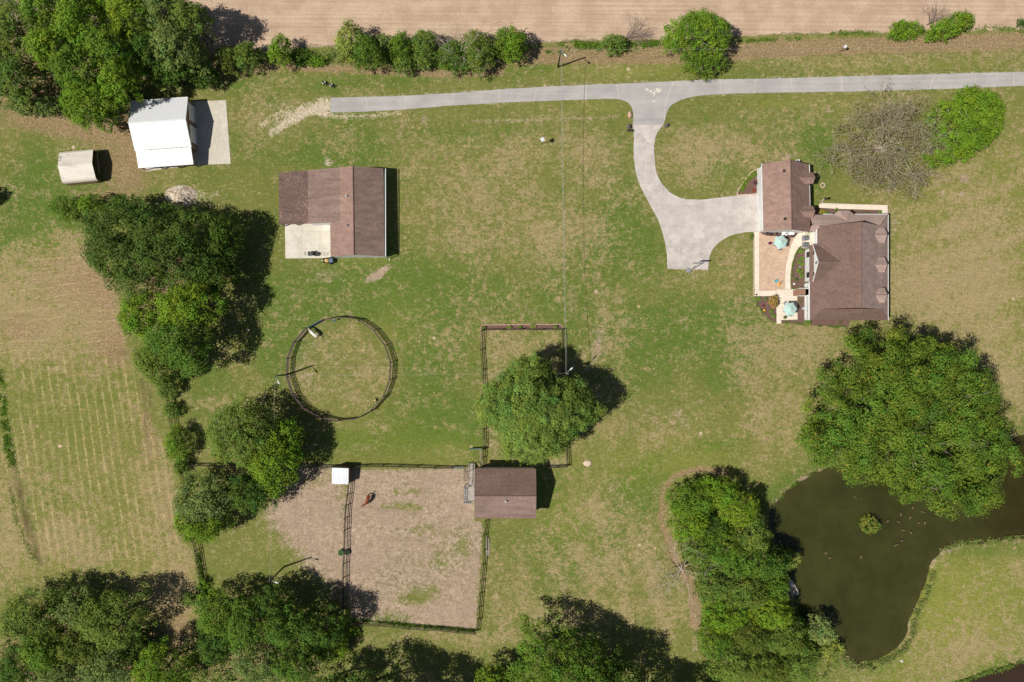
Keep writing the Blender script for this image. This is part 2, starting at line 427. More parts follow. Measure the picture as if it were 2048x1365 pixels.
# round pen
straw += blob(679,738,98,98,.22,p=3); lush -= blob(679,738,98,98,.12,p=3)
soil += blob(612,760,30,50,.42,p=.8)+blob(625,690,35,16,.35,-35)+blob(690,720,30,20,.0); lush += blob(675,715,14,14,.4)+blob(700,755,18,10,.25)
litter += np.exp(-((np.hypot(PX-680, PY-738)-103)/4.0)**2)*0.6
# metal barn and shed yard
litter += blob(240,330,90,75,.75)+blob(200,255,120,28,.8)+blob(265,290,20,80,.4)+blob(60,235,90,35,.55)+blob(460,300,18,110,.25)+blob(170,395,70,16,.35)+blob(480,150,40,30,.3)
soil += blob(530,160,35,40,.2)+blob(560,215,60,20,.35)
gravel += ln([(655,215),(610,225),(575,243),(545,264)], 11, .62)+ln([(650,205),(600,215),(555,228),(520,252)], 9, .42)+ln([(655,218),(612,228),(580,246),(556,262)], 5, .3)+blob(575,232,50,20,.2)+ln([(640,230),(720,234),(800,227)], 6, .6)+blob(650,208,16,14,.5)+blob(655,325,7,11,.9)+blob(395,395,40,20,.5)+blob(250,345,18,7,.4)
lush += blob(545,208,14,7,.6)+blob(640,180,60,14,.35)+blob(700,235,60,18,.3)
# dirt spots
soil += blob(752,552,24,10,1.1,-28,1.5)+blob(772,536,12,5,.8,-50)+blob(848,237,5,11,.9)+blob(1571,314,18,8,.75)+blob(1790,450,14,24,.45)+blob(1884,387,11,8,.75)+blob(1922,389,9,7,.7)+blob(1930,358,14,11,.8)+blob(1658,221,8,6,.8)+blob(655,560,50,12,.3)+blob(648,542,45,12,.35)
soil += ln([(930,243),(1010,242),(1120,239),(1235,234)], 5, .5)+ln([(1200,655),(1195,700),(1180,740)], 10, .3)+blob(1300,830,50,25,.3)+blob(1360,830,22,30,.35)+blob(1200,690,24,40,.3)
gravel += ln([(700,196),(900,184),(1100,172),(1250,166),(1500,156),(1800,149),(2048,143)], 2.6, .4)+ln([(690,224),(900,212),(1100,203),(1235,199)], 2.0, .3)+ln([(1400,192),(1600,187),(1800,180),(2048,174)], 2.4, .35)
litter += ln([(700,196),(1250,166),(2048,143)], 4, .4)+blob(1261,245,8,26,.5)
soil += ln([(1262,205),(1264,250)], 3, .4)
litter += ln([(1050,112),(1130,112),(1280,118),(1400,120),(1600,100),(1800,88),(2048,76)], 15, .55)
straw += ln([(1450,110),(1700,105),(2048,100)], 25, .15)
# dry patches of the big lawn (brown speckle)
for b in [(940,400,70,90,.16),(1010,380,110,70,.18),(1060,300,130,30,.2),(880,470,120,60,.12),(1120,520,90,60,.14),(1190,580,60,60,.12),(1150,470,90,50,.16),(960,620,110,60,.08),
          (1200,330,60,80,.18),(1400,290,80,40,.24),(1370,335,40,35,.28),(1480,300,120,40,.2),(1600,230,100,25,.12),(1060,430,60,60,.14),(1240,660,60,50,.16),(1210,760,60,80,.14),(1330,850,80,40,.2),
          (1470,540,50,60,.2),(1560,690,140,90,.24),(1560,860,80,70,.28),(1250,1060,120,80,.2),(1150,1150,120,80,.22),(1180,1240,80,60,.16),(1020,1180,60,100,.18),(1330,1230,50,60,.26),
          (1900,470,160,200,.2),(1870,600,150,80,.25),(1980,560,90,200,.2),(1840,560,50,50,.2),(2010,770,60,90,.25),(1660,720,60,60,.1),(1700,560,0.1,0.1,0),(860,300,100,60,.1),(500,250,30,50,.2)]: straw += blob(*b)
# lush areas
for b in [(100,370,110,60,.55),(20,470,110,40,.75),(160,330,40,40,.1),(60,430,80,40,.4),(630,600,90,36,.4),(700,600,160,70,.3),(560,660,40,90,.45),(830,580,180,70,.3),(870,700,60,120,.25),
          (840,850,140,50,.45),(720,890,120,30,.4),(900,760,60,120,.3),(1010,600,130,60,.2),(1330,640,170,28,.4),(1420,690,170,45,.45),(1280,760,100,50,.3),(1450,620,90,30,.45),
          (1290,960,110,50,.35),(1130,1080,90,60,.3),(1110,970,40,60,.4),(700,320,120,30,.35),(600,300,90,30,.25),(850,270,150,20,.25),(1250,520,100,90,.3),(1280,420,30,80,.2),(1230,450,30,50,.4),
          (1640,340,35,70,.35),(1620,280,60,40,.35),(1420,330,60,35,.3),(1500,640,50,20,.3),(1180,560,160,90,.15),(480,330,50,60,.2),(540,400,30,60,.2),(450,780,80,60,.25),(400,900,40,60,.15),
          (790,500,60,60,.25),(560,720,40,50,.3),(1000,760,60,90,.1),(950,860,40,50,.3),(1460,770,60,60,.3),(410,1180,30,60,.2),(500,1160,70,30,.2),(1300,1010,50,70,.15),(760,1240,80,8,.5),(1080,1200,160,120,.08)]: lush += blob(*b)
# yellow-green
for b in [(1250,930,130,50,.4),(1140,1040,60,60,.45),(780,120+20,300,12,.15),(1900,1180,160,120,.35),(1900,1230,120,60,.3),(1500,900,90,50,.2),(1280,140,120,14,.35),(1200,215,60,12,.4),(1560,205,80,12,.4),
          (800,640,60,60,.25),(760,880,120,50,.3),(1380,920,60,60,.3),(900,900,60,30,.3),(1980,220,80,30,.3),(1850,130,180,10,.25),(1230,150,80,10,.3)]: yel += blob(*b)
# right lawn near ponds: paler and smoother
lush -= pm([(1790,330),(2300,200),(2300,860),(2000,780),(1900,640),(1790,600)], 40, .22)
yel += pm([(1790,330),(2300,200),(2300,860),(2000,780),(1900,640),(1790,600)], 40, .3)
straw += pm([(1860,1120),(2400,1100),(2400,1300),(2000,1330),(1700,1500),(1620,1400),(1800,1300)], 20, .12); yel += pm([(1860,1120),(2400,1100),(2400,1300),(2000,1330),(1700,1500),(1620,1400),(1800,1300)], 20, .35)
straw += blob(1940,1290,80,35,.2,-25)+blob(1700,1340,70,20,.15)
# mown / worn curves round the thicket
litter += ln([(1390,1250),(1387,1180),(1345,1110),(1322,1040),(1325,980),(1350,950),(1400,938),(1450,945)], 9, .8)
soil += ln([(1391,1300),(1390,1230)], 6, .6)+ln([(1316,1080),(1308,1020),(1318,975)], 6, .3)
soil += ln([(1640,942),(1600,965),(1566,990),(1550,1010)], 4.5, .6); soil += ln([(1850,1140),(1875,1105),(1900,1100)], 6, .6)
litter += blob(1175,800,60,140,.1)
# hay field on the left
HAY = [(-400,520),(0,500),(60,470),(200,455),(235,620),(270,760),(330,900),(352,1000),(385,1130),(392,1220),(330,1230),(200,1130),(60,1150),(-400,1200)]
hay = pm(HAY, 14)
straw = np.where(hay > .3, 0.47, straw); litter += hay*(.16+.13*sstep(780, 640, PY)); lush += hay*.1; straw += hay*(blob(150,600,200,110,.35)+blob(30,680,130,60,.15)+blob(330,1000,40,130,.3)+blob(60,1090,160,50,.25)+blob(20,560,60,60,.05)-blob(150,830,140,120,.12))
lush -= hay*0.12; yel += hay*.25
litter += hay*(blob(230,700,60,40,.5)+blob(300,880,25,70,.5)+blob(150,560,110,70,.3)+blob(40,660,60,30,.4)+blob(300,800,20,50,.4)+blob(345,1010,20,90,.4)+blob(50,1020,30,80,.25))
hayH += hay*sstep(740, 690, PY)*sstep(500, 520, PY+PX*0.1)
hayV += hay*sstep(690, 730, PY)*sstep(1160, 1080, PY)*sstep(0, 60, PX)
# weedy ditch along the far left
dit = ln([(0,750),(20,880),(45,1000),(78,1118)], 7, 1.0); lush += dit*.6; litter -= dit
# bottom
straw += blob(880,1275,140,18,.35)+blob(300,1200,120,40,.3)+blob(370,1160,30,60,.3); litter += blob(850,1290,140,14,.3)+blob(360,1260,25,40,.4)
# dark leaf litter under the woods
for b in [(230,80,220,90,.9),(60,160,80,60,.9),(160,1300,200,110,.9),(540,1290,160,90,.9),(1470,1200,90,200,.8),(320,560,110,120,.8),(500,930,90,90,.4),(1790,830,170,120,.4)]: litter += blob(*b)
soil += blob(560,1300,120,60,.3)
# mud round the banks
soil += 0.62*np.exp(-((dp-0.1)/0.6)**2)*(vnoise(GX, GY, 3.0, 9)); litter += np.exp(-((dp-0.4)/0.9)**2)*.45*vnoise(GX, GY, 2.0, 19); lush += np.exp(-((dp-1.2)/1.4)**2)*.3
# far away: alternate fields
far = sstep(95, 140, np.maximum(np.abs(GX), np.abs(GY)*1.4)); lush += far*0.25*(vnoise(GX, GY, 90, 3))
soil = np.where(GY > 68, np.maximum(soil, 0.9*sstep(300, 260, GY)), soil)

n2 = vnoise(GX, GY, 6, 21)-.5; n3 = vnoise(GX, GY, 14, 22)-.5
straw += n2*.18+n3*.12; lush += (vnoise(GX, GY, 9, 23)-.5)*.3+(vnoise(GX, GY, 3.5, 25)-.5)*.15
cl = lambda a: np.clip(a, 0, 1).ravel()
one = np.ones(GX.size)
colA = np.stack([cl(soil), cl(straw), cl(lush), one], 1)
colB = np.stack([cl(gravel), cl(litter), cl(yel), one], 1)
darks = ln([(26,930),(40,985),(52,1040),(80,1125)], 8, .8)*(0.5+vnoise(GX, GY, 1.5, 61))+ln([(283,760),(296,835)], 3.5, .7)*(0.4+vnoise(GX, GY, .9, 62))+ln([(296,765),(306,840)], 3, .5)+blob(240,705,25,10,.35)
colC = np.stack([cl(hayH), cl(hayV), cl(np.maximum(sstep(0.1, -0.4, dp+wob*0.7), darks*.75)), one], 1)

g = MT('ground_cover', 0.95, 0.1)
A = g.sep(g.attr('mask_a').outputs['Vector']); B = g.sep(g.attr('mask_b').outputs['Vector']); Cc = g.sep(g.attr('mask_c').outputs['Vector'])
n_f = g.noise(3.4, 6, 0.72); n_m = g.noise(0.9, 6, 0.68); n_b = g.noise(0.22, 5, 0.6); n_x = g.noise(7.0, 3, 0.7)
n_s = g.noise(1.7, 4, 0.7, g.mapping(scale=(0.35, 1.6, 1)))        # mowing streaks
dv = g.n.new('ShaderNodeVectorMath'); dv.operation = 'ADD'; nn_ = g.n.new('ShaderNodeTexNoise'); nn_.inputs['Scale'].default_value = 2.0; g.l.new(g.pos, nn_.inputs['Vector'])
g.l.new(g.pos, dv.inputs[0]); g.l.new(nn_.outputs['Color'], dv.inputs[1])
cellf = g.sep(g.voro(3.1, 'F1', dv.outputs[0], 'Color')); cellm = g.sep(g.voro(1.15, 'F1', dv.outputs[0], 'Color'))
mixn = g.math('ADD', g.math('ADD', g.math('MULTIPLY', cellf[0], 0.36), g.math('MULTIPLY', cellm[0], 0.16)), g.math('ADD', g.math('MULTIPLY', g.math('SUBTRACT', n_m, 0.5), 1.1), g.math('MULTIPLY', g.math('SUBTRACT', n_b, 0.5), 0.7)))
mixn = g.math('ADD', mixn, g.math('MULTIPLY', g.math('SUBTRACT', n_f, 0.5), 0.5)); mixn = g.math('ADD', mixn, 0.24)
green = g.mix(g.ramp(g.math('ADD', A[2], g.math('MULTIPLY', g.math('SUBTRACT', n_m, 0.5), 0.9)), 0.2, 0.85), srgb(113, 116, 62), srgb(76, 104, 38))
n_c = g.noise(0.55, 8, 0.78, None, 0.6)
clump = g.ramp(g.math('ADD', g.math('SUBTRACT', n_c, 0.5), g.math('MULTIPLY', g.math('SUBTRACT', A[2], 0.45), 0.22)), 0.02, 0.07)
green = g.mix(g.math('MULTIPLY', clump, 0.75), green, srgb(84, 108, 46))
green = g.mix(g.math('MULTIPLY', B[2], 0.55), green, srgb(144, 146, 62))
strawc = g.mix(g.ramp(n_x, 0.3, 0.7), srgb(142, 126, 88), srgb(180, 160, 120))
sm = g.ramp(g.math('ADD', g.math('SUBTRACT', mixn, 0.5), g.math('MULTIPLY', g.math('SUBTRACT', A[1], 0.545), 0.95)), -0.24, 0.27)
c = g.mix(g.math('MULTIPLY', sm, 0.92), green, strawc)
litc = g.mix(g.ramp(n_f, 0.3, 0.7), srgb(128, 104, 78), srgb(172, 146, 114))
lm = g.ramp(g.math('ADD', g.math('SUBTRACT', n_m, 0.5), g.math('SUBTRACT', B[1], 0.55)), -0.25, 0.28)
c = g.mix(g.math('MULTIPLY', lm, 0.8), c, litc)
soilc = g.mix(g.ramp(g.math('ADD', g.math('MULTIPLY', n_m, 0.75), g.math('MULTIPLY', cellf[1], 0.25)), 0.3, 0.7), srgb(155, 134, 113), srgb(184, 163, 140))
soilc = g.mix(g.ramp(n_b, 0.4, 0.65), soilc, srgb(166, 144, 124))
soilm = g.ramp(g.math('ADD', g.math('SUBTRACT', A[0], 0.5), g.math('ADD', g.math('MULTIPLY', g.math('SUBTRACT', n_m, 0.5), 0.9), g.math('ADD', g.math('MULTIPLY', g.math('SUBTRACT', n_f, 0.5), 0.8), g.math('MULTIPLY', g.math('SUBTRACT', cellf[1], 0.5), 0.35)))), -0.26, 0.34)
c = g.mix(soilm, c, soilc)
gm = g.ramp(g.math('ADD', g.math('SUBTRACT', B[0], 0.5), g.math('ADD', g.math('MULTIPLY', g.math('SUBTRACT', n_m, 0.5), 1.1), g.math('ADD', g.math('MULTIPLY', g.math('SUBTRACT', n_f, 0.5), 1.0), g.math('MULTIPLY', g.math('SUBTRACT', cellf[1], 0.5), 0.5)))), -0.25, 0.45)
c = g.mix(gm, c, g.mix(g.ramp(n_f, 0.3, 0.7), srgb(184, 166, 138), srgb(212, 198, 174)))
# windrows of the hay field
def rows(rot, pitch, wobs, wscale, width):
    v = g.sep(g.mapping(rot=rot))
    u = g.math('ADD', g.math('DIVIDE', v[1], pitch), g.math('MULTIPLY', g.math('SUBTRACT', g.noise(wscale, 3), 0.5), wobs))
    pp = g.math('PINGPONG', u, 0.5)
    brk = g.math('MULTIPLY', g.ramp(g.noise(0.9, 6, 0.8), 0.40, 0.56), g.ramp(g.noise(0.13, 3, 0.6), 0.36, 0.58))
    return g.math('MULTIPLY', g.ramp(pp, width, 0.0), brk), pp
rH, _ = rows(math.radians(-7), 1.75, 2.2, 0.045, 0.10)
rV, ppV = rows(math.radians(81.5), 1.48, 0.9, 0.05, 0.17)
rV2, _ = rows(math.radians(81.5), 0.74, 0.9, 0.05, 0.2)
paleS = srgb(184, 164, 118)
c = g.mix(g.math('MULTIPLY', g.math('MULTIPLY', rH, Cc[0]), 0.8), c, paleS)
c = g.mix(g.math('MULTIPLY', g.math('MULTIPLY', rV, Cc[1]), 0.75), c, paleS)
c = g.mix(g.math('MULTIPLY', g.math('MULTIPLY', rV2, Cc[1]), 0.4), c, paleS)
c = g.scalec(c, g.math('SUBTRACT', 1.0, g.math('MULTIPLY', g.math('MULTIPLY', g.ramp(ppV, 0.3, 0.5), Cc[1]), 0.16)))
# scattered droppings / bare specks and little white stones
spk = g.voro(0.13, 'F1'); c = g.mix(g.ramp(g.math('ADD', spk, g.math('MULTIPLY', n_f, 0.1)), 0.105, 0.075), c, srgb(205, 180, 150))
c = g.scalec(c, g.ramp(cellf[2], 0.0, 1.0, 0.91, 1.09)); c = g.scalec(c, g.ramp(n_s, 0.25, 0.75, 0.88, 1.12)); c = g.scalec(c, g.ramp(n_x, 0.3, 0.7, 0.84, 1.16)); c = g.scalec(c, g.ramp(n_f, 0.3, 0.7, 0.86, 1.14))
c = g.mix(Cc[2], c, srgb(88, 72, 50))
g.col(g.scalec(c, 0.90)); g.bump(g.math('ADD', n_f, n_x), 0.5, 0.09)
M['ground'] = g.m
ny, nx = GX.shape; idx = np.arange(nx*ny).reshape(ny, nx)
faces = np.stack([idx[:-1, :-1], idx[:-1, 1:], idx[1:, 1:], idx[1:, :-1]], -1).reshape(-1, 4)
ground = np_mesh('ground', np.stack([GX.ravel(), GY.ravel(), GZ.ravel()], 1), faces, M['ground'], None, {'mask_a': colA, 'mask_b': colB, 'mask_c': colC}, True)
tag(ground, kind='structure')

def sheet(name, pts, mat, z=0.01, thick=0.0, label=None):
    """a flat sheet from ground pixels, ear-clipped by bmesh"""
    bm = bmesh.new(); vs = [bm.verts.new(Gd(p[0], p[1], z)) for p in pts]
    f = bm.faces.new(vs); f.normal_update()
    if f.normal.z < 0: bmesh.ops.reverse_faces(bm, faces=[f])
    if thick:
        r = bmesh.ops.extrude_face_region(bm, geom=[f]); 
        vv = [e for e in r['geom'] if isinstance(e, bmesh.types.BMVert)]
        bmesh.ops.translate(bm, verts=vv, vec=(0, 0, thick))
    bmesh.ops.triangulate(bm, faces=bm.faces[:], ngon_method='EAR_CLIP')
    bmesh.ops.recalc_face_normals(bm, faces=bm.faces[:])
    me = bpy.data.meshes.new(name); bm.to_mesh(me); bm.free(); me.materials.append(mat)
    o = bpy.data.objects.new(name, me); link(o)
    if label is None: tag(o, kind='structure')
    return o

# pond water
wm = MT('murky_pond_water', 0.08, 0.35)
wnz = wm.noise(0.05, 3); c1 = wm.mix(wm.ramp(wnz, 0.35, 0.65), srgb(54, 57, 26), srgb(59, 60, 28))
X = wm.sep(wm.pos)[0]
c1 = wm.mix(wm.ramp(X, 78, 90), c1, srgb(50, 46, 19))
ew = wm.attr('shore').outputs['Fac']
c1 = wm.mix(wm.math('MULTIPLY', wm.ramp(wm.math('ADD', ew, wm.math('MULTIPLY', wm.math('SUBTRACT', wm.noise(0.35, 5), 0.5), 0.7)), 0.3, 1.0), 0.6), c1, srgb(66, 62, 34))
c1 = wm.scalec(c1, wm.ramp(wm.noise(0.16, 5, 0.7), 0.35, 0.65, 0.86, 1.14))
wm.col(c1); wm.bump(wm.math('ADD', wm.noise(1.6, 4), wm.noise(0.3, 2)), 0.12, 0.03); M['water'] = wm.m
wm2 = MT('brown_creek_water', 0.08, 0.35); wm2.col(wm2.scalec(srgb(58, 45, 34), wm2.ramp(wm2.noise(0.2, 3), .3, .7, .85, 1.1))); M['water2'] = wm2.m
def water(name, mat, box, poly):
    xs_ = np.arange(box[0], box[1], .6); ys_ = np.arange(box[2], box[3], .6); wx, wy = np.meshgrid(xs_, ys_); d_ = poly_sd(wx, wy, poly)
    ids = np.arange(wx.size).reshape(wx.shape); ok = (d_ < 1.3); f_ok = ok[:-1, :-1] & ok[:-1, 1:] & ok[1:, 1:] & ok[1:, :-1]
    F = np.stack([ids[:-1, :-1], ids[:-1, 1:], ids[1:, 1:], ids[1:, :-1]], -1)[f_ok]
    used = np.unique(F); rem = np.full(wx.size, -1); rem[used] = np.arange(len(used))
    sh = np.clip(1+d_/3.0, 0, 1).ravel()[used]
    o = np_mesh(name, np.stack([wx.ravel()[used], wy.ravel()[used], np.full(len(used), -0.22)], 1), rem[F], mat, None, {'shore': np.stack([sh, sh, sh, np.ones(len(sh))], 1)})
    tag(o, kind='structure')
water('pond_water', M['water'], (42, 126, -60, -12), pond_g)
water('creek_water', M['water2'], (74, 126, -68, -50), creek_g)

# ploughed field
pf = MT('ploughed_soil', 0.95, 0.1)
a1 = pf.noise(0.25, 5); a2 = pf.noise(3.0, 5, 0.7); st = pf.noise(1.0, 4, 0.65, pf.mapping(rot=math.radians(0.8), scale=(0.04, 2.2, 1)))
Y = pf.sep(pf.mapping(rot=math.radians(0.8)))[1]; fr = pf.math('PINGPONG', pf.math('MULTIPLY', Y, 1.3), 0.5)
c = pf.mix(pf.ramp(a1, 0.35, 0.65), srgb(174, 149, 126), srgb(190, 165, 141))
c = pf.mix(pf.ramp(pf.math('ADD', a2, pf.math('MULTIPLY', st, 0.4)), 0.82, 0.95), c, srgb(206, 182, 156))
c = pf.mix(pf.ramp(pf.math('ADD', pf.noise(2.2, 5, 0.75), pf.math('MULTIPLY', a1, 0.3)), 0.42, 0.35), c, srgb(140, 112, 92))
c = pf.mix(pf.ramp(pf.math('ADD', pf.noise(0.9, 6, 0.8), pf.math('MULTIPLY', a1, 0.25)), 0.44, 0.39), c, srgb(128, 106, 84))
c = pf.scalec(c, pf.ramp(st, 0.25, 0.75, 0.90, 1.09)); c = pf.scalec(c, pf.ramp(fr, 0.0, 0.5, 0.96, 1.03)); c = pf.scalec(c, pf.ramp(a2, 0.3, 0.7, 0.9, 1.1))
pf.col(c); pf.bump(pf.math('ADD', a2, fr), 0.5, 0.06); M['plough'] = pf.m
edge = []
xs = np.arange(360, 2330, 5)
eb = np.interp(xs, [0,500,560,700,1000,1130,1260,1330,1480,1600,1700,1800,1960,2048,2300], [104,104,94,88,88,82,78,78,71,67,65,65,60,57,52])
en = (vnoise(xs*1.0, xs*0.0+3, 9, 31)-.5)*7+(vnoise(xs*1.0, xs*0.0+9, 30, 32)-.5)*6
edge = [(x, y+e) for x, y, e in zip(xs, eb, en)]
sheet('ploughed_field', edge+[(2330,-900),(360,-900)], M['plough'], 0.012)

# road, junction and driveway
ra = MT('pale_asphalt', 0.9, 0.2)
b1 = ra.noise(0.3, 5); b2 = ra.noise(6, 3); b3 = ra.noise(1.0, 3, 0.6, ra.mapping(rot=math.radians(1.8), scale=(0.08, 2.0, 1)))
c = ra.scalec(srgb(168, 164, 160), ra.ramp(b1, 0.3, 0.7, 0.90, 1.08)); c = ra.scalec(c, ra.ramp(b3, 0.3, 0.7, 0.93, 1.06)); c = ra.scalec(c, ra.ramp(b2, 0.3, 0.7, 0.93, 1.07))
xr = ra.sep(ra.mapping(rot=math.radians(1.8)))[0]
jn = ra.math('PINGPONG', ra.math('ADD', ra.math('DIVIDE', xr, 7.6), ra.math('MULTIPLY', ra.noise(0.07, 1), 1.1)), 0.5)
jw = ra.math('ADD', jn, ra.math('MULTIPLY', ra.math('SUBTRACT', ra.noise(1.5, 5, 0.8), 0.5), 0.055))
c = ra.mix(ra.math('MULTIPLY', ra.ramp(jw, 0.012, 0.0), 0.7), c, srgb(206, 190, 176))
sp = ra.ramp(ra.noise(0.45, 5, 0.8), 0.70, 0.76); c = ra.mix(ra.math('MULTIPLY', sp, 0.6), c, srgb(205, 194, 182))
ra.col(c); ra.bump(b2, 0.2, 0.01); M['asphalt'] = ra.m
def jag(pts, step=6, amp=0.9, seed=1):
    out = []; r = random.Random(seed)
    for a, b in zip(pts[:-1], pts[1:]):
        L = math.hypot(b[0]-a[0], b[1]-a[1]); n = max(1, int(L/step))
        for i in range(n):
            t = i/n; out.append((a[0]+(b[0]-a[0])*t+r.uniform(-amp, amp)*.4, a[1]+(b[1]-a[1])*t+r.uniform(-amp, amp)*.5))
    out.append(pts[-1]); return out
upper = [(661,196),(780,193),(900,187),(1000,179),(1100,173.5),(1180,170),(1250,167.5),(1330,164),(1400,160),(1560,157),(1700,153),(1850,149),(2048,144),(2400,134)]
lowR = [(2400,162),(2048,172),(1900,178),(1700,183.5),(1510,186.5),(1440,189)]
cR = smooth_poly([(1440,189),(1393,191.5),(1358,201),(1336,215),(1330,240),(1327,250)], 2, False)
cL = smooth_poly([(1266,251),(1267,225),(1260,207),(1240,198.5),(1215,198)], 2, False)
lowL = [(1215,198),(1100,202),(1000,206),(900,212),(800,220),(720,224),(661,225.5)]
sheet('road', jag(upper, seed=2)+jag(lowR, seed=3)+cR[1:]+cL+jag(lowL, seed=4)[1:], M['asphalt'], 0.008, 0.012)
drive = smooth_poly([(1265,250.3),(1268,270),(1267,297),(1268,326),(1273.8,356),(1285.5,385),(1306,420),(1320.6,450),(1329.4,482),(1334,510)], 2, False)+[(1334.4,538),(1416,540)]+\
  smooth_poly([(1416,540),(1417.5,520),(1423,500),(1438,485),(1461,471),(1488,465)], 2, False)[1:]+[(1517,464),(1517,389),(1473,391.5)]+\
  smooth_poly([(1414,399),(1384,400),(1364,398),(1344,389),(1326,372),(1313,350),(1309,321),(1308,291),(1312,268),(1327,250.2)], 2, False)
drive = jag(drive+[drive[0]], 5, 0.8, 9)[:-1]
sheet('driveway', drive, M['conc_drive'], 0.026, 0.02)
# white patched cracks at the junction: repair material lying on the asphalt
pm_ = plain('repair_patch', srgb(205, 198, 186), 0.95, 0.15, 3)
def patch(cx, cy, r, seed):
    rr = random.Random(seed); return [(cx+math.cos(a)*r*rr.uniform(.5, 1.2)*1.4, cy+math.sin(a)*r*rr.uniform(.5, 1.1)) for a in np.linspace(0, 2*math.pi, 14)[:-1]]
for k, (x, y, r) in enumerate([(1294,180,2.6),(1301,183,3.2),(1308,187,3.0),(1317,181,5.5),(1308,191,1.8),(1307,203,2.2),(1309,180,2.2)]):
    o = sheet('road_patch', patch(x, y, r, k), pm_, 0.024); 
# barn aprons
sheet('barn_apron', [(330,205),(452,201),(461.5,328),(384,331),(292,343.5),(288,338),(380,325)], M['conc_barn'], 0.012, 0.03)
sheet('barn_slab', [(570,449),(662,445),(662,516.5),(571,517.5)], M['conc_pad'], 0.012, 0.04)
# patio and walks
pv = MT('tan_pavers', 0.9, 0.2)
vv_ = pv.voro(1.0, 'F1', pv.mapping(scale=(2.2, 3.2, 3.2)), 'Color', 0.3); br = pv.sep(vv_)[0]
c = pv.scalec(srgb(194, 166, 142), pv.ramp(br, 0, 1, 0.9, 1.08)); c = pv.scalec(c, pv.ramp(pv.noise(0.6, 5), .3, .7, .92, 1.06))
pv.col(c); M['paver'] = pv.m
sheet('patio', [(1518,464),(1600,464),(1589,474),(1583,490),(1577,508),(1573,526),(1570.5,545),(1570,579),(1552,579),(1552,582),(1518,582)], M['paver'], 0.012, 0.02)
sheet('walkway', [(1508.6,464.5),(1518,464.5),(1518,582),(1552,582),(1552,592.4),(1509,592.8)], M['conc_walk'], 0.012, 0.035)
sheet('curved_walkway', smooth_poly([(1600,464),(1589,474),(1583,490),(1577,508),(1573,526),(1570.5,545),(1570,579)], 1, False)+[(1581,579)]+
      smooth_poly([(1580.5,560),(1581,545),(1584,528),(1590,508),(1599,493),(1606,490)], 1, False)+[(1622,490),(1622,464)], M['conc_walk'], 0.016, 0.035)
sheet('lower_patio', [(1552.4,579.3),(1593,579.3),(1594,594),(1595,639.5),(1562,640.5),(1562,647.5),(1553,648),(1552.6,620)], M['conc_walk'], 0.013, 0.035)
sheet('front_walk', [(1638,408),(1648,407),(1775,411),(1775.5,431),(1764,431),(1763.5,420.5),(1680,418.5),(1638,416)], M['conc_walk'], 0.014, 0.04)
# planting beds
beds = {'garage': smooth_poly([(1517,339),(1506,344),(1497,353),(1486,368),(1475,384),(1476,390),(1500,388.5),(1517,387)], 1),
        'patio': [(1520,465),(1600,465),(1590,475),(1575,477),(1560,473),(1535,472.5),(1524,469)],
        'oval': [(1600,494),(1610,500),(1610,577),(1583,577.5),(1581.5,560),(1582,545),(1585,528),(1591,508)],
        'corner': [(1510,593.2),(1552,593),(1552.2,646),(1540,640),(1525,626),(1514,610)],
        'porch': [(1595.4,594),(1610,594),(1610,641),(1595.4,641)],
        'south': [(1562.5,641),(1700,641),(1696,655),(1640,652),(1600,650),(1563,645)],
        'north': [(1630,418),(1638,416.5),(1680,419),(1763,421),(1763,436),(1630,436)]}
for k, p in beds.items(): sheet('planting_bed', p, M['mulch'], 0.016, 0.03)
sheet('planting_bed', [(963,653),(967,651),(1120,650),(1124,653),(1124,660),(962,661)], M['mulch'], 0.012, 0.04)

# ------------------------------------------------------------------ vegetation
lf = MT('foliage', 0.75, 0.18)
lc = lf.attr('tint').outputs['Color']
lf.col(lc)
tr = lf.n.new('ShaderNodeBsdfTranslucent'); mx = lf.n.new('ShaderNodeMixShader'); mx.inputs[0].default_value = 0.16
lf.l.new(lf.mix(0.35, lc, (0.20, 0.26, 0.03, 1)), tr.inputs['Color'])
lf.l.new(lf.b.outputs[0], mx.inputs[1]); lf.l.new(tr.outputs[0], mx.inputs[2])
lf.l.new(mx.outputs[0], lf.n['Material Output'].inputs['Surface']); M['leaf'] = lf.m

def lin(r, g, b): return np.array(srgb(r, g, b)[:3])
PAL = {'dark': lin(72,98,40), 'oak': lin(86,116,40), 'mid': lin(80,112,40), 'bright': lin(96,130,36), 'olive': lin(97,121,52), 'grey': lin(100,122,66),
       'pale': lin(124,142,70), 'lime': lin(104,134,38), 'willow': lin(106,134,62), 'deep': lin(68,98,36), 'yellow': lin(170,158,56), 'hedge': lin(92,120,52),
       'bud': lin(124,120,94), 'forest': lin(86,118,38), 'cedar': lin(88,106,42), 'water_shrub': lin(110,132,78)}
PAL = {k: v*np.array([1.27, 1.15, .96]) for k, v in PAL.items()}

def leaf_mesh(name, P, Nn, size, cols, parent, mat=None):
    n = len(P); r = rng
    t = r.normal(size=(n, 3)); t -= Nn*(t*Nn).sum(1)[:, None]; t /= np.linalg.norm(t, axis=1)[:, None]+1e-9
    b = np.cross(Nn, t)
    sa = (size*r.uniform(.7, 1.25, n))[:, None]*0.5; sb = sa*r.uniform(.5, .85, n)[:, None]
    bend = Nn*sa*0.25
    V = np.stack([P-t*sa-bend, P-b*sb, P+t*sa-bend, P+b*sb], 1).reshape(-1, 3)
    F = np.arange(4*n).reshape(-1, 4)
    C = np.repeat(np.concatenate([cols, np.ones((n, 1))], 1), 4, 0)
    return np_mesh(name, V, F, mat or M['leaf'], parent, {'tint': C})

def unit(a): return a/(np.linalg.norm(a, axis=-1, keepdims=True)+1e-9)

def in_poly(x, y, poly): return poly_sd(x, y, poly) < 0

